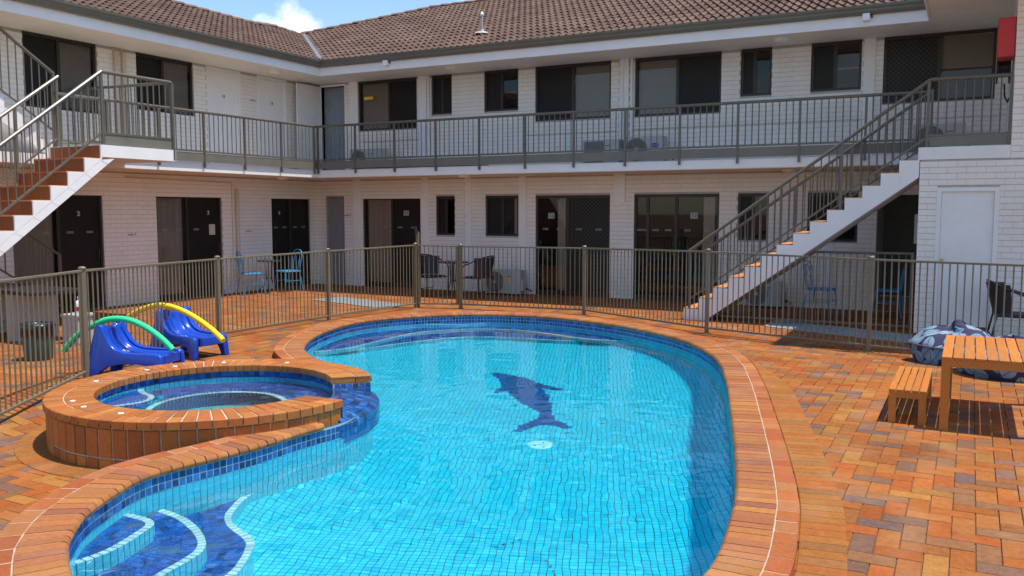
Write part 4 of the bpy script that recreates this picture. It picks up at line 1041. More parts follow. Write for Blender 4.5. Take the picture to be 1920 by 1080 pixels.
# hinged doors
def leafdoor(face, c, o, num, mats, frame=.06, knob=None):
    fn = FY(c) if face == 'Y' else FX(c); a0, a1, z0, z1 = o; m = MB()
    def bx(mb, A, B_, C, D, na, nb):
        pts = [fn(A, C, na), fn(B_, C, na), fn(B_, D, na), fn(A, D, na), fn(A, C, nb), fn(B_, C, nb), fn(B_, D, nb), fn(A, D, nb)]
        mb.add(pts, [(3, 2, 1, 0), (4, 5, 6, 7), (0, 1, 5, 4), (1, 2, 6, 5), (2, 3, 7, 6), (3, 0, 4, 7)])
    bx(m, a0, a0+frame, z0, z1-.001, -.10, .012); bx(m, a1-frame, a1, z0, z1-.001, -.10, .012); bx(m, a0+frame, a1-frame, z1-frame, z1-.001, -.10, .012)
    fr = m.build('door_frame', M_white, motel, bo); l = MB(); bx(l, a0+frame+.004, a1-frame-.004, z0+.02, z1-frame-.004, -.06, -.022)
    lf = l.build('door', mats, fr)
    if num: text('number', num, .10, fn((a0+a1)/2, z0+1.52, -.019), face, M_dark, fr)
    if knob:
        p = fn(*knob, -.022); q = fn(*knob, .02); k = MB(); k.tube([p, q], [.012, .012], 10); k.tube([fn(*knob, .015), fn(*knob, .025), fn(*knob, .045), fn(*knob, .055)], [.012, .028, .028, .012], 12); k.build('knob', M_brass, fr, smooth='auto')
    return fr
leafdoor('X', WX, D18, '18', M_white); leafdoor('X', WX, D19, '19', M_white)
leafdoor('Y', SY, SD, None, M_white, knob=(12.635, 1.075))
MB().box(12.60, 13.26, SY-.02, SY+.05, 0.06, .135).build('door_sill', M_riser, motel, bo)
m = MB(); m.box(-.86, -.317, WY+.07, WY+.11, 0, 2.10); m.build('door', M_grdoor, motel, bo)
dl = MB(); dl.box(-1.015, -.975, .53, 1.33, ZF+.02, 4.735); dl.build('open_door', M_white, motel, bo)
m = MB(); m.box(-.96, -.94, WY-.02, WY+.1, ZF, 4.76); m.box(-.25, -.22, WY-.012, WY+.1, ZF, 4.76); m.box(-.94, -.25, WY-.012, WY+.1, 4.72, 4.765); m.build('door_frame', M_white, motel, bo)
m = MB(); m.box(-.939, -.251, WY+.11, WY+.15, ZF, 4.715); m.build('door', mat('blue_grey_door', (.22, .27, .33), .5), motel, bo)
MB().box(12.12, 12.24, 1.2, 1.25, 1.22, 1.72).build('meter_box', M_white, motel, bo)
# small signs
def sign(face, c, a, z):
    fn = FY(c) if face == 'Y' else FX(c); s_ = MB()
    for A, B_, C, D in ((-.10, -.055, -.01, .012), (-.05, .035, -.014, .004), (-.03, .0, .02, .032)):
        s_.add([fn(a+A, z+C, .0135), fn(a+B_, z+C, .0135), fn(a+B_, z+D, .0135), fn(a+A, z+D, .0135)], [(0, 1, 2, 3)])
    n_ = 10; v = []
    for rr in (.012, .022):
        for t in range(n_): v.append(fn(a+.07+rr*math.cos(2*math.pi*t/n_), z+.008+rr*math.sin(2*math.pi*t/n_), .0135))
    s_.add(v, [(t, (t+1) % n_, n_+(t+1) % n_, n_+t) for t in range(n_)])
    s_.build('wall_sign', M_purple, motel, bo)
sign('X', WX, -3.975, 1.33); sign('X', WX, -.93, 1.335); sign('X', WX, -.70, 4.205); sign('Y', WY, -.2, 1.675); 
# conduits, downpipes, lights, floodlights
def pipe(name, pts, r, m): return MB().tube(pts, r, 8).build(name, m, motel, bo, smooth='auto')
y_ = WY-.03
for x0, x1, z in ((.2, 1.9, 3.40), (4.6, 6.6, 3.38), (6.9, 11.3, 3.40), (11.6, 13.3, 3.36)): pipe('conduit', [(x0, y_, z), (x1, y_, z)], .011, M_conduit)
for x in (2.13, 6.72, 6.92): pipe('downpipe', [(x, y_-.02, ZF), (x, y_-.02, 4.78)], .028, M_white)
pipe('downpipe', [(WX+.06, -1.30, .25), (WX+.06, -1.30, 2.22), (WX+.04, -1.30, 2.25)], .038, M_beige)
for y in (-4.22, -4.05): pipe('downpipe', [(WX+.05, y, ZF), (WX+.05, y, 4.70), (WX-.02, y, 4.74)], .04, M_beige)
pipe('conduit', [(WX+.025, -4.1, 2.42), (WX+.025, -1.42, 2.38), (WX+.025, -1.42, .3)], .012, M_beige)
pipe('conduit', [(-1.0, .6, 2.50), (5.2, .35, 2.50)], .012, M_conduit)
pipe('conduit', [(1.0, -.004, 2.70), (4.4, -.004, 2.695)], .008, M_black)
for x, y, z in ((3.178, .595, 4.79), (-.481, -.726, 4.79), (9.918, .639, 4.79), (3.648, .3, 2.52), (-.541, -.491, 2.52), (10.085, .8, 2.52)):
    MB().lathe([(.02, -.055), (.105, -.048), (.135, -.02), (.14, -.001)], 20, (x, y, z)).build('ceiling_light', M_lamp, motel, bo, smooth='auto')
for x in (1.868, 11.351):
    fb = MB().box(x-.055, x+.055, .03, .135, 4.84, 4.955).build('floodlight', M_letter, motel, bo, bevel=.01)
    MB().tube([(x+.08, .12, 4.90), (x+.08, .07, 4.93)], .012, 6).build('sensor', M_frame, fb)
# walkway railings (part of the building)
def railing(name, path, zt, zb, posts, kick, parent, off, sp=.112, post_to=None, r=.026, kz=None, mats=None):
    """path: list of two points (x, y); upright rails with round handrail"""
    (xa, ya), (xb, yb) = path; L = math.hypot(xb-xa, yb-ya); ux, uy = (xb-xa)/L, (yb-ya)/L
    R = MB(); R.tube([(xa, ya, zt), (xb, yb, zt)], r, 10); ro = R.build(name, mats or M_rail, parent, off, smooth='auto')
    sub = ro
    o2 = None
    if parent is None or parent.type == 'EMPTY': pass
    MB().bar((xa, ya, zb), (xb, yb, zb), .03, .03).build('bottom_rail', M_rail, sub)
    n = int(L/sp)
    for i in range(1, n):
        d = L*i/n
        if any(abs(d-p) < .035 for p in posts): continue
        x, y = xa+ux*d, ya+uy*d; MB().tube([(x, y, zb), (x, y, zt)], .0102, 6, caps=False).build('baluster', M_rail, sub)
    for d in posts:
        x, y = xa+ux*d, ya+uy*d; MB().box(x-.019, x+.019, y-.019, y+.019, post_to if post_to is not None else zb, zt-.01).build('post', M_rail, sub)
    if kick: MB().bar((xa, ya, (kick[0]+kick[1])/2), (xb, yb, (kick[0]+kick[1])/2), .012, kick[1]-kick[0]).build('kickboard', M_kick, sub)
    return ro
railing('walkway_railing', [(0, -.035), (12.3, -.035)], 3.638, 2.90, [.08+1.03*i for i in range(12)], (2.705, 2.87), motel, bo, post_to=2.60)
railing('walkway_railing', [(.035, -6.3), (.035, -.035)], 3.638, 2.90, [6.2-1.05*i for i in range(6)], (2.705, 2.87), motel, bo, post_to=2.60)
# red fire hose reel cover beside the pier (hangs on the wall)
hz = thing('fire_hose_reel', 'red enamelled fire hose reel cover hanging beside the brick pier upstairs', 'fire hose reel', (13.32, -1.1, 3.6))
hb = MB(); hb.add([(13.208, -1.32, 3.90), (13.425, -1.32, 3.905), (13.425, -1.32, 4.435), (13.212, -1.32, 4.43), (13.208, -.92, 3.90), (13.425, -.92, 3.905), (13.425, -.92, 4.50), (13.212, -.92, 4.50)],
       [(0, 3, 2, 1), (4, 5, 6, 7), (0, 1, 5, 4), (1, 2, 6, 5), (2, 3, 7, 6), (3, 0, 4, 7)])
hb.build('cover', M_red, hz, (-13.32, 1.1, -3.6), bevel=.012)
rl = MB(); prof = [(.24, -.09), (.24, -.07), (.10, -.065), (.10, .065), (.24, .07), (.24, .09)]; n_ = 20; v = []
for r_, x in prof:
    for k in range(n_): v.append((13.31+x, -.62+r_*math.cos(2*math.pi*k/n_), 3.86+r_*math.sin(2*math.pi*k/n_)))
rl.add(v, [(i*n_+k, i*n_+(k+1) % n_, (i+1)*n_+(k+1) % n_, (i+1)*n_+k) for i in range(5) for k in range(n_)]+[tuple(range(n_)), tuple(range(5*n_, 6*n_))])
rl.build('reel', M_black, hz, (-13.32, 1.1, -3.6))
MB().tube([(13.33, -.62, 3.62), (13.34, -.60, 3.45), (13.38, -.55, 3.36), (13.40, -.5, 3.42)], .012, 8).build('hose', M_black, hz, (-13.32, 1.1, -3.6), smooth=True)

# ------------------------------------------------------------------ staircases
def stair_solid(fn, steps, rise, run, s0, ztop, d0, d1, drop):
    """saw-tooth solid; s = distance along the flight, last riser at s0, going down backwards"""
    pts = []
    for k in range(1, steps+1):
        s = s0-run*(steps-k); pts += [(s, rise*(k-1)), (s, rise*k)]
    pts.append((s0+.02, rise*steps)); pts.append((s0+.02, rise*steps-drop-.02))
    sb = s0-run*steps; sl = rise/run
    pts += [(s0, rise*steps-drop-.04), (s0-(rise*steps-drop-.04)/sl, 0)]
    return pts
# right-hand flight: climbs along +x in front of the back wing
RO_ = Vector((9.2, -.75, 0)); stR = thing('staircase', 'straight white concrete stair with grey railings in front of the back wing', 'staircase', RO_, group='outdoor stairs'); ro_ = -RO_
NS, RI, RU, SX = 15, .1793, .2445, 12.27; YA, YB = -1.39, -.12
fnR = lambda s, z, d: (s, d, z)
ptsR = stair_solid(fnR, NS, RI, RU, SX, 2.69, YA, YB, .40)
bm_ = MB(); bm_.prism(ptsR, fnR, YA, YB); bm_.build('flight', M_white, stR, ro_)
MB().box(SX+.021, 13.428, YA+.0, -.001, 2.515, ZF+.012).build('landing', M_white, stR, ro_)
for k in range(1, NS):
    s = SX-RU*(NS-k); n_ = 5; ty0, ty1 = YA+.025, YB-.03; wd = (ty1-ty0)/n_
    tb = []
    for i in range(n_):
        y0 = ty0+wd*i+.003; y1 = ty0+wd*(i+1)-.003
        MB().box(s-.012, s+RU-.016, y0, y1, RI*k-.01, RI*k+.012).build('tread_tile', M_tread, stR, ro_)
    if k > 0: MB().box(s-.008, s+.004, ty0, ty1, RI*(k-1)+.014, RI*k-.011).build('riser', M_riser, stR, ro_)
def stairrail(thg, off, a, b, zoff, drop, posts, sp, mats, m_rail, r=.026, plumb=True):
    """sloping rail from a to b with balusters down to a bottom rail `drop` lower"""
    A, B_ = Vector(a), Vector(b); ro2 = MB().tube([A, B_], r, 10).build('handrail', m_rail, thg, off, smooth='auto')
    D = Vector((0, 0, -drop)); MB().bar(A+D, B_+D, .026, .026).build('bottom_rail', mats, ro2)
    H = Vector((B_.x-A.x, B_.y-A.y, 0)).length; n = int(H/sp)
    for i in range(1, n):
        t = i/n
        if any(abs(t-p) < .5/n for p, _ in posts): continue
        p = A.lerp(B_, t); MB().tube([p, p+D], .0102, 6, caps=False).build('baluster', mats, ro2)
    for t, zb in posts:
        p = A.lerp(B_, t); MB().box(p.x-.02, p.x+.02, p.y-.02, p.y+.02, zb, p.z-.005).build('post', mats, ro2)
    return ro2
sl = (3.65-1.128)/(12.392-8.915)
for y in (-1.345, -.165):
    stairrail(stR, ro_, (8.915, y, 1.128), (12.392, y, 3.65), 0, .80, [(.004, 0), (.415, 1.2), (.665, 1.75), (.995, 2.66)], .112, M_rail, M_rail)
lr = MB().tube([(12.392, -1.345, 3.65), (13.40, -1.345, 3.65)], .028, 10).build('handrail', M_rail, stR, ro_, smooth='auto')
MB().bar((12.39, -1.345, 2.86), (13.41, -1.345, 2.86), .03, .03).build('bottom_rail', M_rail, lr)
MB().box(12.41, 13.41, -1.352, -1.338, 2.705, 2.84).build('kickboard', M_kick, lr)
for i in range(1, 9): MB().tube([(12.392+1.0*i/9, -1.345, 2.86), (12.392+1.0*i/9, -1.345, 3.65)], .0102, 6, caps=False).build('baluster', M_rail, lr)
MB().box(13.385, 13.425, -1.365, -1.325, 2.66, 3.66).build('post', M_rail, lr)
# barrier closing the space under the flight
UG = thing('barrier_railing', 'low grey railing closing off the triangle under the right-hand stair', 'railing', (11.4, -1.2, 0)); uo = (-11.4, 1.2, 0)
yb_ = -1.20
ru = MB().tube([(9.33, yb_, .06), (10.86, yb_, 1.15), (12.26, yb_, 1.15)], .02, 8).build('top_rail', M_rail, UG, uo, smooth='auto')
MB().bar((9.4, yb_, .07), (12.26, yb_, .07), .03, .03).build('bottom_rail', M_rail, UG, uo)
n_ = 30
for i in range(2, n_):
    x = 9.35+2.9*i/n_; zt = min(1.15, .06+(x-9.33)*(1.09/1.53)); MB().tube([(x, yb_, .07), (x, yb_, zt)], .008, 6, caps=False).build('baluster', M_rail, UG, uo)
MB().box(12.22, 12.26, yb_-.02, yb_+.02, 0, 1.15).build('post', M_rail, UG, uo)
# left-hand flight: climbs along +y beside the left wing
LO_ = Vector((.65, -8.5, 0)); stL = thing('staircase', 'left-hand white stair with brown riser tiles and bright steel handrails', 'staircase', LO_, group='outdoor stairs'); lo_ = -LO_
NS2, RI2, RU2, SY2 = 13, .2142, .281, -6.42; XA, XB = .05, 1.25
fnL = lambda s, z, d: (d, s, z)
pts = stair_solid(fnL, NS2, RI2, RU2, SY2, 2.785, XA, XB, .34)
bm_ = MB(); bm_.prism(pts, fnL, XA, XB-.008); bm_.build('flight', M_white, stL, lo_)
MB().box(0.002, XB, SY2+.021, -5.0, 2.60, 2.785).build('landing', M_white, stL, lo_)
sl2 = RI2/RU2
for k in range(1, NS2+1):                              # face panels on the outer side of the flight
    s = SY2-RU2*(NS2-k); z = RI2*k; g = .004
    base = lambda q: RI2*NS2-.0+(q-SY2)*sl2-RI2-.02       # line under the teeth
    bot = lambda q: RI2*NS2-.38+(q-SY2)*sl2
    s2 = s+RU2-(0 if k < NS2 else RU2-.02)
    t = [(s+g*.2, base(s)+g), (s2-.001, base(s2)+g), (s2-.001, z-.001), (s+g*.2, z-.001)]
    if z > .3:
        p = MB(); p.prism(t, fnL, XB-.0079, XB); p.build('face_panel', M_white, stL, lo_)
        q0, q1 = s+g, s2-g if k < NS2 else s2
        dx = .11
        if bot(q0+dx) > 0:
            p = MB(); p.prism([(q0+dx, bot(q0+dx)+.002), (q1+dx, bot(q1+dx)+.002), (q1, base(q1)-g), (q0, base(q0)-g)] if k < NS2 else [(q0+dx, bot(q0+dx)+.002), (q0+dx+.12, bot(q0+dx)+.09), (q1+.02, base(q1)-g), (q0, base(q0)-g)], fnL, XB-.0079, XB); p.build('face_panel', M_white, stL, lo_)
    for i in range(5):
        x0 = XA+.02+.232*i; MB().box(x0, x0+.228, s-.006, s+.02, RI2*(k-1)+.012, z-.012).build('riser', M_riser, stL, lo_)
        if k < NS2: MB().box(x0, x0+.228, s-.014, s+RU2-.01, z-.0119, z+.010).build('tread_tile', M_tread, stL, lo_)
# rails of the left flight
stairrail(stL, lo_, (1.215, -8.95, 1.925), (1.215, -6.33, 3.89), 0, .90, [(.30, 1.2), (.995, 2.62)], .118, M_rail, M_steel, r=.03)
stairrail(stL, lo_, (.10, -8.9, 1.94), (.10, -6.26, 3.90), 0, .93, [(.72, 2.2), (.985, 2.72)], .118, M_rail, M_steel, r=.03)
lr = MB().tube([(1.215, -6.33, 3.885), (1.215, -5.03, 3.885)], .03, 10).build('handrail', M_rail, stL, lo_, smooth='auto')
MB().bar((1.215, -6.33, 2.965), (1.215, -5.03, 2.965), .03, .03).build('bottom_rail', M_rail, lr)
MB().box(1.208, 1.222, -6.31, -5.04, 2.80, 2.95).build('kickboard', M_kick, lr)
for i in range(1, 11): MB().tube([(1.215, -6.33+1.3*i/11, 2.965), (1.215, -6.33+1.3*i/11, 3.885)], .0102, 6, caps=False).build('baluster', M_rail, lr)
MB().box(1.195, 1.255, -5.05, -5.01, 2.62, 3.88).build('post', M_rail, lr)
er = MB().tube([(1.215, -5.03, 3.885), (-1.12, -5.25, 3.885)], .026, 10).build('handrail', M_rail, stL, lo_, smooth='auto')
MB().bar((1.215, -5.03, 2.965), (-1.12, -5.25, 2.965), .03, .03).build('bottom_rail', M_rail, er)
for i in range(1, 19):
    t = i/19; x, y = 1.215-2.335*t, -5.03-.22*t; MB().tube([(x, y, 2.965), (x, y, 3.885)], .0102, 6, caps=False).build('baluster', M_rail, er)
# upper flight that doubles back over the walkway
UO = Vector((-.6, -6.9, ZF)); stU = thing('staircase', 'upper white stair flight doubling back above the left walkway at the edge of the picture', 'staircase', UO, group='outdoor stairs'); uo2 = -UO
fnU = lambda s, z, d: (d, -6.2-s, 2.70+z)
pts = []
for k in range(6): pts += [(k*.28, RI2*k), (k*.28, RI2*(k+1))]
pts += [(6*.28, RI2*6), (6*.28, RI2*6-.36), (.16, -.02)]
p = MB(); p.prism(pts, fnU, -1.12, -.08); p.build('flight', M_white, stU, uo2)
stairrail(stU, uo2, (-.06, -7.7, 4.93), (-.06, -6.22, 3.955), 0, .93, [(.99, 2.75)], .118, M_rail, M_rail)
stairrail(stL, lo_, (-.1, -7.6, 2.0), (-.1, -6.22, 1.06), 0, .85, [(.99, 0.0)], .15, M_rail, M_rail, r=.02)

# ------------------------------------------------------------------ pool fence
FP = [(5.75, -11.45), (4.722, -9.349), (3.779, -6.582), (3.795, -4.254), (4.006, -2.048), (4.787, -1.75), (7.146, -1.564), (9.637, -2.871), (11.902, -3.607), (14.16, -4.34)]
FH = [1.17, 1.166, 1.131, 1.146, 1.167, 1.15, 1.157, 1.205, 1.187, 1.19]
FO = Vector((4.0, -2.05, 0)); fence = thing('pool_fence', 'olive-brown tubular pool fence running behind the pool and along the left deck', 'fence', FO); fo = -FO
gate = thing('pool_gate', 'narrow pool gate with a tall latch post in the far corner of the fence', 'gate', (4.4, -1.9, 0)); go = (-4.4, 1.9, 0)
for i, ((x, y), h) in enumerate(zip(FP, FH)):
    g = gz(x, y); p = MB(); hw = .027; p.box(x-hw, x+hw, y-hw, y+hw, g, h+.012); po_ = p.build('post', M_fence, fence, fo, bevel=.005)
    MB().lathe([(.040, 0), (.040, .008), (.030, .02), (.0001, .026)], 12, (x, y, h+.012), caps=False).build('cap', M_fence, po_)
    MB().lathe([(.065, 0), (.065, .008), (.04, .012)], 12, (x, y, g), caps=False).build('base_plate', M_fence, po_)
for i in range(len(FP)-1):
    (xa, ya), (xb, yb) = FP[i], FP[i+1]; ha, hb_ = FH[i]-.012, FH[i+1]-.012; za, zb = gz(xa, ya)+.085, gz(xb, yb)+.085
    L = math.hypot(xb-xa, yb-ya); ux, uy = (xb-xa)/L, (yb-ya)/L; isg = i == 4; T = gate if isg else fence; of = go if isg else fo; e = .05 if isg else .027
    A = (xa+ux*e, ya+uy*e); B_ = (xb-ux*e, yb-uy*e)
    MB().bar((*A, ha), (*B_, hb_), .038, .026).build('top_rail', M_fence, T, of, bevel=.005)
    MB().bar((*A, za), (*B_, zb), .038, .026).build('bottom_rail', M_fence, T, of, bevel=.005)
    if isg:
        for q, zz0, zz1 in ((A, za, ha), (B_, zb, hb_)): MB().box(q[0]-.017, q[0]+.017, q[1]-.017, q[1]+.017, zz0-.014, zz1+.012).build('stile', M_fence, T, of)
    n = int(L/.083)
    for k in range(1, n):
        t = k/n; x, y = xa+(xb-xa)*t, ya+(yb-ya)*t
        MB().tube([(x, y, za+(zb-za)*t), (x, y, ha+(hb_-ha)*t)], .0085, 6, caps=False).build('picket', M_fence, T, of)
p = MB(); p.box(3.985, 4.035, -2.005, -1.955, 0, 1.40); lp = p.build('latch_post', M_fence, gate, go, bevel=.004)
MB().box(3.99, 4.03, -2.06, -2.0, 1.36, 1.45).build('latch', M_black, gate, go, bevel=.008); MB().tube([(4.01, -2.03, 1.45), (4.01, -2.03, 1.50)], .018, 8).build('latch_knob', M_black, gate, go)

# ------------------------------------------------------------------ furniture and loose things
def lounge(loc, rz, label):
    t = thing('lounge_chair', label, 'lounge chair', loc, rz, 'blue poolside lounge chairs')
    H = .57; wdt = .44
    side = [(0, 0), (.035, .20), (.08, .40), (.115, .55), (.135, .572), (.165, .575), (.19, .56), (.225, .47), (.28, .375), (.35, .315), (.44, .285), (.60, .275), (.76, .275), (.84, .268), (.868, .25), (.873, .215), (.878, 0), (.80, 0), (.775, .09), (.73, .145), (.60, .165), (.40, .16), (.26, .13), (.17, .07), (.115, 0)]
    for s in (-1, 1):
        b = MB(); n = len(side)
        fl_ = lambda a, z, d: (a, s*(d+.05*max(0, 1-z/H)**1.3), z)
        b.prism(side, fl_, wdt/2-.075, wdt/2); o = b.build('side_shell', M_lounge, t, smooth='auto', bevel=.018, seg=3)
    top = [(.135, .555), (.165, .555), (.19, .54), (.21, .455), (.268, .357), (.34, .297), (.44, .266), (.60, .256), (.76, .256), (.84, .25)]
    ys = [-.155, -.075, -.07, -.055, .055, .07, .075, .155]; dz = [0, 0, -.012, -.018, -.018, -.012, 0, 0]
    b = MB(); v = []
    dense = resample([Vector((a, 0, z)) for a, z in catmull(top, 4)], .02, False)
    for p in dense:
        for y, d in zip(ys, dz): v.append((p.x-(d*.6 if p.z > .3 else 0)*-1, y, p.z+d))
    m = len(ys); b.add(v, [(i*m+k, (i+1)*m+k, (i+1)*m+k+1, i*m+k+1) for i in range(len(dense)-1) for k in range(m-1)])
    b.build('seat_shell', M_lounge, t, smooth=True)
    b = MB(); b.box(.02, .10, -.16, .16, .12, .50); b.v = [(x+.1*(z-.1)/.4*.6+.01, y, z) for x, y, z in b.v]; b.build('back_panel', M_lounge, t)
    b = MB(); b.box(.80, .868, -.16, .16, .15, .252); b.build('front_apron', M_lounge, t, bevel=.012)
    return t
lounge((4.60, -9.11, gz(4.60, -9.11)), rad(20), 'blue moulded plastic lounge chair with the green foam noodle, beside the spa')
lounge((3.985, -7.665, 0), rad(-5), 'blue moulded plastic lounge chair with the yellow foam noodle, by the fence')
def noodle(name, label, pts, m):
    o = MB().tube(catmull(pts, 8), .033, 14).build(name, m, smooth='auto'); props(o, label, 'pool noodle', 'pool noodles'); return o
noodle('pool_noodle', 'bright green foam noodle arched over the blue chair beside the spa', [(4.221, -9.248, .255), (4.377, -9.191, .425), (4.589, -9.114, .556), (4.768, -9.049, .613), (4.955, -8.981, .605), (5.143, -8.912, .525), (5.312, -8.851, .40), (5.417, -8.813, .29)], M_green)
noodle('pool_noodle', 'yellow foam noodle arched over the blue chair by the fence', [(3.15, -7.72, .285), (3.42, -7.75, .43), (3.68, -7.78, .53), (4.01, -7.81, .607), (4.33, -7.84, .60), (4.68, -7.87, .52), (5.02, -7.90, .385), (5.24, -7.92, .262)], M_yellow)

def slat_table(name, label, cat, x0, x1, y0, y1, zt, leg, nsl, group=None, hole=False):
    cx, cy = (x0+x1)/2, (y0+y1)/2; g = gz(cx, cy)*0
    t = thing(name, label, cat, (cx, cy, g), 0, group); of = (-cx, -cy, -g); th_ = .018; p = (x1-x0)/nsl
    gg = lambda x, y: gz(x, y)*.0
    for i in range(nsl):
        a = x0+p*i+.004; b = x0+p*(i+1)-.004
        MB().box(a, b, y0, y1, zt-th_, zt+random.uniform(-.0008, .0008)).build('slat', M_wood, t, of, bevel=.003)
    ap = .05 if zt < .5 else .06; e = .004
    for (a, b, c, d) in ((x0+leg, x1-leg, y0+e, y0+e+.022), (x0+leg, x1-leg, y1-e-.022, y1-e), (x0+e, x0+e+.022, y0+leg, y1-leg), (x1-e-.022, x1-e, y0+leg, y1-leg)):
        MB().box(a, b, c, d, zt-th_-ap, zt-th_-.0005).build('apron', M_wood, t, of, bevel=.002)
    for x in (x0+e, x1-e-leg):
        for y in (y0+e, y1-e-leg):
            MB().box(x, x+leg, y, y+leg, gz(x, y)*.0, zt-th_-.0004).build('leg', M_wood, t, of, bevel=.003)
    return t
slat_table('outdoor_table', 'orange oiled slatted hardwood table at the right edge of the deck', 'table', 12.827, 13.53, -7.895, -6.53, .66, .062, 9)
slat_table('outdoor_bench', 'low orange slatted wooden bench tucked beside the hardwood table', 'bench', 12.452, 12.735, -7.80, -6.62, .355, .055, 5)
# bean bags
def beanbag(loc, rx, ry, h, label, peak, seed):
    t = thing('bean_bag', label, 'bean bag', loc, 0, 'palm print bean bags'); nu, nv = 56, 28; v = []
    for j in range(nv+1):
        ph = j/nv
        for i in range(nu):
            th = 2*math.pi*i/nu; c, s = math.cos(th), math.sin(th)
            if ph < .5:
                q = ph/.5; r = .86+.14*math.sin(q*math.pi*.62+.3); z = h*.62*q
            else:
                q = (ph-.5)/.5; r = (1-q)*.985+.03*math.sin(q*math.pi); z = h*(.62+.38*math.sin(min(1, q*1.9)*math.pi/2))
            if ph == 1: r = .002
            x, y = rx*r*c, ry*r*s
            n1 = noise.noise(Vector((c*1.6+seed, s*1.6, z*3))); n2 = noise.noise(Vector((x*6+seed*3, y*6, z*6))); n3 = 1-abs(noise.noise(Vector((x*4.2+seed, y*4.2-seed, z*4.2))))*2
            w_ = n1*.06+n2*.03
            z2 = z
            if ph > .5: z2 += peak*max(0, 1-r)*(.55+.75*s+.3*c)+.05*n1*(1-r)+.035*n2+.03*n3*(1-r)
            else: z2 += .02*n2*q
            v.append((x*(1+w_), y*(1+w_), max(0, z2)))
    f = [(j*nu+i, j*nu+(i+1) % nu, (j+1)*nu+(i+1) % nu, (j+1)*nu+i) for j in range(nv) for i in range(nu)]+[tuple(range(nu-1, -1, -1))]
    b = MB(); b.v = v; b.f = f; o = b.build('cover', M_leaf, t, smooth=True); uvl = o.data.uv_layers.new(name='UVMap')
    for pl in o.data.polygons:
        ks = [o.data.loops[li].vertex_index for li in pl.loop_indices]; side = max(ks)//nu <= nv//2 if len(ks) == 4 else True
        th0 = math.atan2(sum(v[k][1] for k in ks), sum(v[k][0] for k in ks))
        for li, k in zip(pl.loop_indices, ks):
            x, y, z = v[k]
            if side and len(ks) == 4:
                th = math.atan2(y, x); th += 2*math.pi*round((th0-th)/(2*math.pi)); uvl.data[li].uv = (th*rx+seed, z*1.1)
            else: uvl.data[li].uv = (x+seed*1.7, y+9)
    jj = nv//2; pr = MB().tube([Vector(v[jj*nu+i])*1.008 for i in range(nu)], .009, 6, closed=True); pr.build('piping', M_leafedge, t, smooth=True)
    return t
M_leafedge = mat('piping_fabric', (.10, .10, .14), .8)
beanbag((12.87, -4.17, gz(12.87, -4.17)),   .47, .48, .36, 'navy palm-print bean bag with a slumped peak, nearer the fence', .09, 1.3)
beanbag((13.43, -4.98, gz(13.43, -4.98)),   .53, .50, .34, 'navy palm-print bean bag half hidden behind the hardwood table', .05, 5.1)

def bistro(loc, rz, label):
    t = thing('bistro_chair', label, 'chair', loc, rz, 'blue bistro chairs'); R = .0105; zs = .46
    for i in range(5): MB().box(-.19+.077*i, -.19+.077*i+.066, -.19, .19, zs-.006, zs+.006).build('seat_slat', M_bluech, t)
    MB().tube([(-.195, -.195, zs-.014), (.195, -.195, zs-.014), (.195, .195, zs-.014), (-.195, .195, zs-.014)], .011, 6, closed=True).build('seat_frame', M_bluech, t)
    for sx, sy in ((1, 1), (1, -1), (-1, 1), (-1, -1)): MB().tube([(sx*.17, sy*.17, zs-.02), (sx*.20, sy*.20, .25), (sx*.235, sy*.225, 0)], R, 8).build('leg', M_bluech, t)
    for w_, top in ((.19, .46), (.10, .40)):
        P = [(-.19, -w_*.85, zs), (-.205, -w_, zs+top*.4), (-.235, -w_*1.02, zs+top*.7), (-.26, -w_*.6, zs+top*.95), (-.265, 0, zs+top), (-.26, w_*.6, zs+top*.95), (-.235, w_*1.02, zs+top*.7), (-.205, w_, zs+top*.4), (-.19, w_*.85, zs)]
        MB().tube(catmull(P, 4), R, 8).build('back_hoop', M_bluech, t, smooth=True)
    MB().tube([(-.18, -.18, .24), (.18, -.18, .24)], .007, 6).build('stretcher', M_bluech, t); MB().tube([(-.18, .18, .24), (.18, .18, .24)], .007, 6).build('stretcher', M_bluech, t)
    return t
bistro((-.66, -1.42, 0), rad(62), 'blue metal bistro chair left of the small dark table on the left walkway')
bistro((-.42, -.52, 0), rad(-105), 'blue metal bistro chair right of the small dark table, before the dark sliding door')
bistro((10.75, .30, 0), rad(-12), 'blue metal bistro chair under the right-hand staircase')
bistro((11.80, .55, 0), rad(178), 'blue metal bistro chair in the dark doorway behind the right-hand staircase')
def cafe_table(loc, label, r, h):
    t = thing('cafe_table', label, 'table', loc, 0); MB().lathe([(r-.01, h-.02), (r, h-.012), (r, h), (r-.01, h+.004)], 24).build('tabletop', M_black, t)
    for a in (45, 135, 225, 315):
        c, s = math.cos(rad(a)), math.sin(rad(a)); MB().tube([(c*.07, s*.07, h-.02), (c*.05, s*.05, h*.45), (c*.10, s*.10, h*.22), (c*.27, s*.27, .012)], .012, 8).build('leg', M_black, t, smooth=True)
    MB().tube([(.06*math.cos(2*math.pi*k/12), .06*math.sin(2*math.pi*k/12), h*.45) for k in range(12)], .008, 6, closed=True).build('ring', M_black, t); return t
cafe_table((-.56, -.98, 0), 'small dark metal table between the two blue chairs on the left walkway', .26, .70)
cafe_table((3.42, .22, 0), 'round dark metal table between the two black chairs by the back wall', .33, .72)
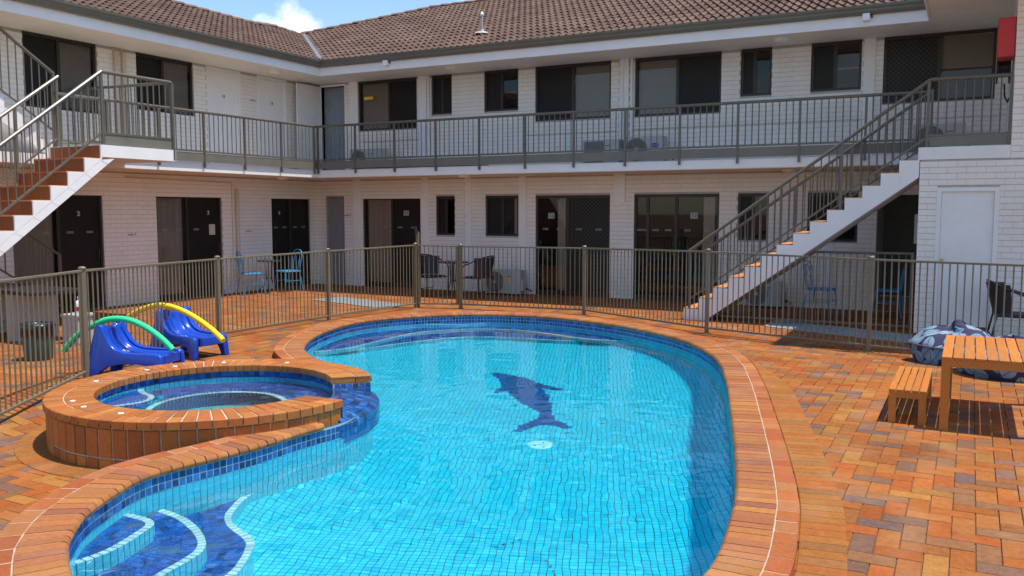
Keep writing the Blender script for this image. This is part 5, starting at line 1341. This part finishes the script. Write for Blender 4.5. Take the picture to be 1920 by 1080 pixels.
def tubchair(loc, rz, label):
    t = thing('tub_chair', label, 'chair', loc, rz, 'black woven tub chairs'); zs = .42
    b = MB(); b.box(-.22, .22, -.21, .21, zs-.015, zs+.012); b.build('seat', M_weave, t, bevel=.01)
    v = []; nu, nv = 14, 6
    for j in range(nv+1):
        for i in range(nu+1):
            a = math.pi*(.5+i/nu); q = j/nv; r = .225+.05*q; v.append((r*math.cos(a)*.95-.02-.05*q, r*math.sin(a)*(1.0), zs+.02+.40*q-.02*q*abs(math.sin(a))))
    b = MB(); b.add(v, [(j*(nu+1)+i, j*(nu+1)+i+1, (j+1)*(nu+1)+i+1, (j+1)*(nu+1)+i) for j in range(nv) for i in range(nu)]); b.build('backrest', M_weave, t, smooth=True)
    P = [(.24, -.27, .0), (.245, -.275, .40), (.22, -.285, .63), (.05, -.30, .70), (-.18, -.26, .80), (-.31, 0, .86), (-.18, .26, .80), (.05, .30, .70), (.22, .285, .63), (.245, .275, .40), (.24, .27, 0)]
    MB().tube(catmull(P, 6), .014, 8).build('arm_frame', M_black, t, smooth=True)
    for s in (-1, 1): MB().tube([(-.20, s*.20, zs), (-.24, s*.23, .2), (-.28, s*.25, 0)], .013, 8).build('leg', M_black, t)
    MB().tube([(.235, -.27, zs-.02), (.235, .27, zs-.02)], .012, 8).build('front_rail', M_black, t)
    for s in (-1, 1): MB().tube([(.235, s*.27, zs-.02), (-.21, s*.205, zs-.02)], .012, 8).build('side_rail', M_black, t)
    MB().tube([(-.25, -.235, .14), (-.25, .235, .14)], .009, 6).build('stretcher', M_black, t); return t
tubchair((2.93, .12, 0), rad(-22), 'black woven tub chair left of the round table by the back wall')
tubchair((4.0, .33, 0), rad(172), 'black tub chair right of the round table, beside the outdoor air conditioner')
tubchair((13.52, -2.05, 0), rad(5), 'black woven tub chair outside the white storage room door')

# air conditioners
def aircon(loc, w_, h, label, logo=None, square=False, yellow=False, vis=True):
    x, y, z = loc; t = thing('air_conditioner', label, 'air conditioner', loc, 0, 'outdoor air conditioner units'); d = .30
    MB().box(-w_/2, w_/2, 0, d, .03, h).build('casing', M_ac, t, bevel=.012)
    fx = -w_/2+.04+min(.23, h*.42); r = min(.225, h*.41); cz = h*.52
    if square: MB().box(fx-r, fx+r, -.012, 0, cz-r, cz+r).build('fan_grille', M_acdark, t, bevel=.02)
    else:
        b = MB(); n = 28; b.add([(fx+r*math.cos(2*math.pi*k/n), -.004, cz+r*math.sin(2*math.pi*k/n)) for k in range(n)], [tuple(range(n))]); fo_ = b.build('fan_opening', M_acdark, t)
        for q in (.25, .4, .55, .7, .85, 1.0): MB().tube([(fx+r*q*math.cos(2*math.pi*k/24), -.014, cz+r*q*math.sin(2*math.pi*k/24)) for k in range(24)], .004, 4, closed=True).build('grille_ring', M_acring, fo_)
        b = MB(); n = 12; b.add([(fx+.04*math.cos(2*math.pi*k/n), -.02, cz+.04*math.sin(2*math.pi*k/n)) for k in range(n)], [tuple(range(n))]); b.build('hub', M_ac, fo_)
    for s in (-1, 1): MB().box(s*w_*.32-.03, s*w_*.32+.03, -.01, d+.01, 0, .03).build('foot', M_black, t)
    MB().box(w_/2, w_/2+.05, .05, .22, h*.18, h*.62).build('valve_cover', M_ac, t, bevel=.01)
    MB().tube([(w_/2+.03, .12, h*.3), (w_/2+.10, .16, h*.25), (w_/2+.12, d, .08)], .018, 8).build('pipe', M_black, t, smooth=True)
    if logo:
        b = MB(); n = 20; cx, cz2 = w_*.30, h*.66; b.add([(cx+.085*math.cos(2*math.pi*k/n), -.003, cz2+.04*math.sin(2*math.pi*k/n)) for k in range(n)], [tuple(range(n))]); lo = b.build('logo', M_logo, t); text('logo_lettering', logo, .05, (cx, -.005, cz2), 'Y', M_letter, lo)
    else: MB().box(w_*.14, w_*.27, -.003, 0, h*.74, h*.765).build('name_strip', M_dark, t)
    if yellow:
        b = MB(); n = 16; cx, cz2 = w_*.16, h*.60; b.add([(cx+.055*math.cos(2*math.pi*k/n), -.003, cz2+.055*math.sin(2*math.pi*k/n)) for k in range(n)], [tuple(range(n))]); b.build('energy_label', M_yell, t)
    return t
aircon((.80, .72, ZF), .88, .50, 'grey air conditioner on the upper walkway left of the first wide window')
aircon((6.50, .72, ZF), .76, .49, 'square-grilled air conditioner on the upper walkway', square=True)
aircon((7.38, .70, ZF), .78, .52, 'upper walkway air conditioner with a blue oval badge', 'Carrier')
aircon((12.46, .65, ZF), .78, .52, 'air conditioner on the upper walkway behind the landing railing')
aircon((4.20, .92, 0), .86, .53, 'ground floor air conditioner with a round yellow label', yellow=True)
aircon((9.62, .95, 0), .70, .50, 'ground floor air conditioner beneath the right-hand staircase')

# drain grates
def grate(q, label):
    A, B_, C_, D_ = [Vector((x, y, 0)) for x, y in q]; c = (A+B_+C_+D_)/4; t = thing('drain_grate', label, 'drain grate', c, 0, 'metal drain grates'); of = -c
    z = .006; fr = MB()
    for a, b in ((A, B_), (B_, C_), (C_, D_), (D_, A)): fr.bar((a.x, a.y, z+gz(a.x, a.y)), (b.x, b.y, z+gz(b.x, b.y)), .035, .014)
    fr.build('frame', M_grate, t, of); n = int((B_-A).length/.05); bars = MB()
    for i in range(1, n):
        a = A.lerp(B_, i/n); b = D_.lerp(C_, i/n); bars.bar((a.x, a.y, z), (b.x, b.y, z), .022, .008)
    props(bars.build('grate_bars', M_grate, t, of), kind='stuff'); m_ = MB(); n2 = int((D_-A).length/.05)
    for i in range(1, n2):
        a = A.lerp(D_, i/n2); b = B_.lerp(C_, i/n2); m_.bar((a.x, a.y, z-.002), (b.x, b.y, z-.002), .02, .007)
    props(m_.build('cross_bars', M_grate, t, of), kind='stuff')
grate([(1.32, -1.79), (3.25, -2.33), (3.55, -1.72), (1.51, -1.09)], 'long pale metal drain grate on the paving behind the far left fence panel')
grate([(10.237, -1.70), (12.30, -2.49), (12.29, -1.71), (10.23, -.83)], 'pale metal drain grate beside the foot of the right-hand staircase')

# left corner: bin, dark table, stone pedestal and bottle
bn = thing('rubbish_bin', 'green round rubbish bin with a black liner outside the left fence', 'bin', (3.10, -8.80, 0))
MB().lathe([(.15, 0), (.155, .01), (.165, .2), (.18, .40), (.186, .42), (.17, .42)], 28).build('drum', M_bin, bn, smooth='auto')
b = MB(); n = 36; v = []
for r, z in ((.182, .30), (.192, .36), (.196, .42), (.185, .445), (.165, .43), (.15, .36)):
    for k in range(n):
        a = 2*math.pi*k/n; w_ = 1+.03*math.sin(k*2.7+z*30)+.02*math.sin(k*5.1); v.append((r*w_*math.cos(a), r*w_*math.sin(a), z+(.03*math.sin(k*1.9) if z < .31 else .008*math.sin(k*3.3))))
b.add(v, [(i*n+k, i*n+(k+1) % n, (i+1)*n+(k+1) % n, (i+1)*n+k) for i in range(5) for k in range(n)]); b.build('liner', M_liner, bn, smooth=True)
lt = thing('trestle_table', 'long dark-topped table with pale stone legs beyond the left fence', 'table', (1.3, -7.75, 0), rad(-3))
MB().box(-1.4, .80, -.38, .38, .66, .71).build('tabletop', M_black, lt, bevel=.008)
for x in (-.9, .15): MB().box(x-.05, x+.05, -.32, .32, 0, .66).build('leg', M_pot, lt, bevel=.008)
MB().box(-.85, .10, -.03, .03, .12, .2).build('stretcher', M_pot, lt)
pd = thing('stone_pedestal', 'square grey stone pedestal standing by the left fence post', 'pedestal', (2.33, -7.70, 0), rad(8))
MB().box(-.13, .13, -.13, .13, 0, .36).build('body', M_pot, pd, bevel=.01); MB().box(-.15, .15, -.15, .15, .36, .40).build('cap', M_pot, pd, bevel=.008)
bt = thing('plastic_bottle', 'white plastic bottle with a red label on the stone pedestal', 'bottle', (2.40, -7.72, .40))
MB().lathe([(.05, 0), (.055, .01), (.055, .14), (.045, .17), (.02, .19), (.02, .215)], 16).build('bottle_body', M_bottle, bt, smooth='auto'); MB().lathe([(.024, .205), (.024, .235)], 12).build('cap', M_bottle, bt)
MB().lathe([(.0562, .04), (.0562, .10)], 16, caps=False).build('label', M_red, bt)

# leaves lying on the pool floor
for k, (x, y, rz) in enumerate(((9.875, -7.59, .4), (10.28, -10.28, 1.2), (10.73, -10.52, 2.2))):
    z = fl(x, y)+.012; lf = thing('fallen_leaf', ['small brown leaf lying on the pool floor right of the round drain cover', 'dark sprig on the pool floor at the bottom edge, nearer the steps', 'dark sprig on the pool floor at the bottom edge, nearer the right wall'][k], 'leaf', (x, y, z), rz, 'leaves on the pool floor')
    for q in range(3 if k == 0 else 6):
        a = random.uniform(-.6, .6)+(0 if q % 2 else math.pi); ln = random.uniform(.025, .05); ox = (q-2)*.035; m = MB(); c, s_ = math.cos(a), math.sin(a)
        m.add([(ox, 0, 0), (ox+c*ln*.5-s_*ln*.16, s_*ln*.5+c*ln*.16, .006), (ox+c*ln, s_*ln, .002), (ox+c*ln*.5+s_*ln*.16, s_*ln*.5-c*ln*.16, .006)], [(0, 1, 2, 3)])
        o = m.build('blade', M_leafb, lf); o.cycles.is_caustics_receiver = True
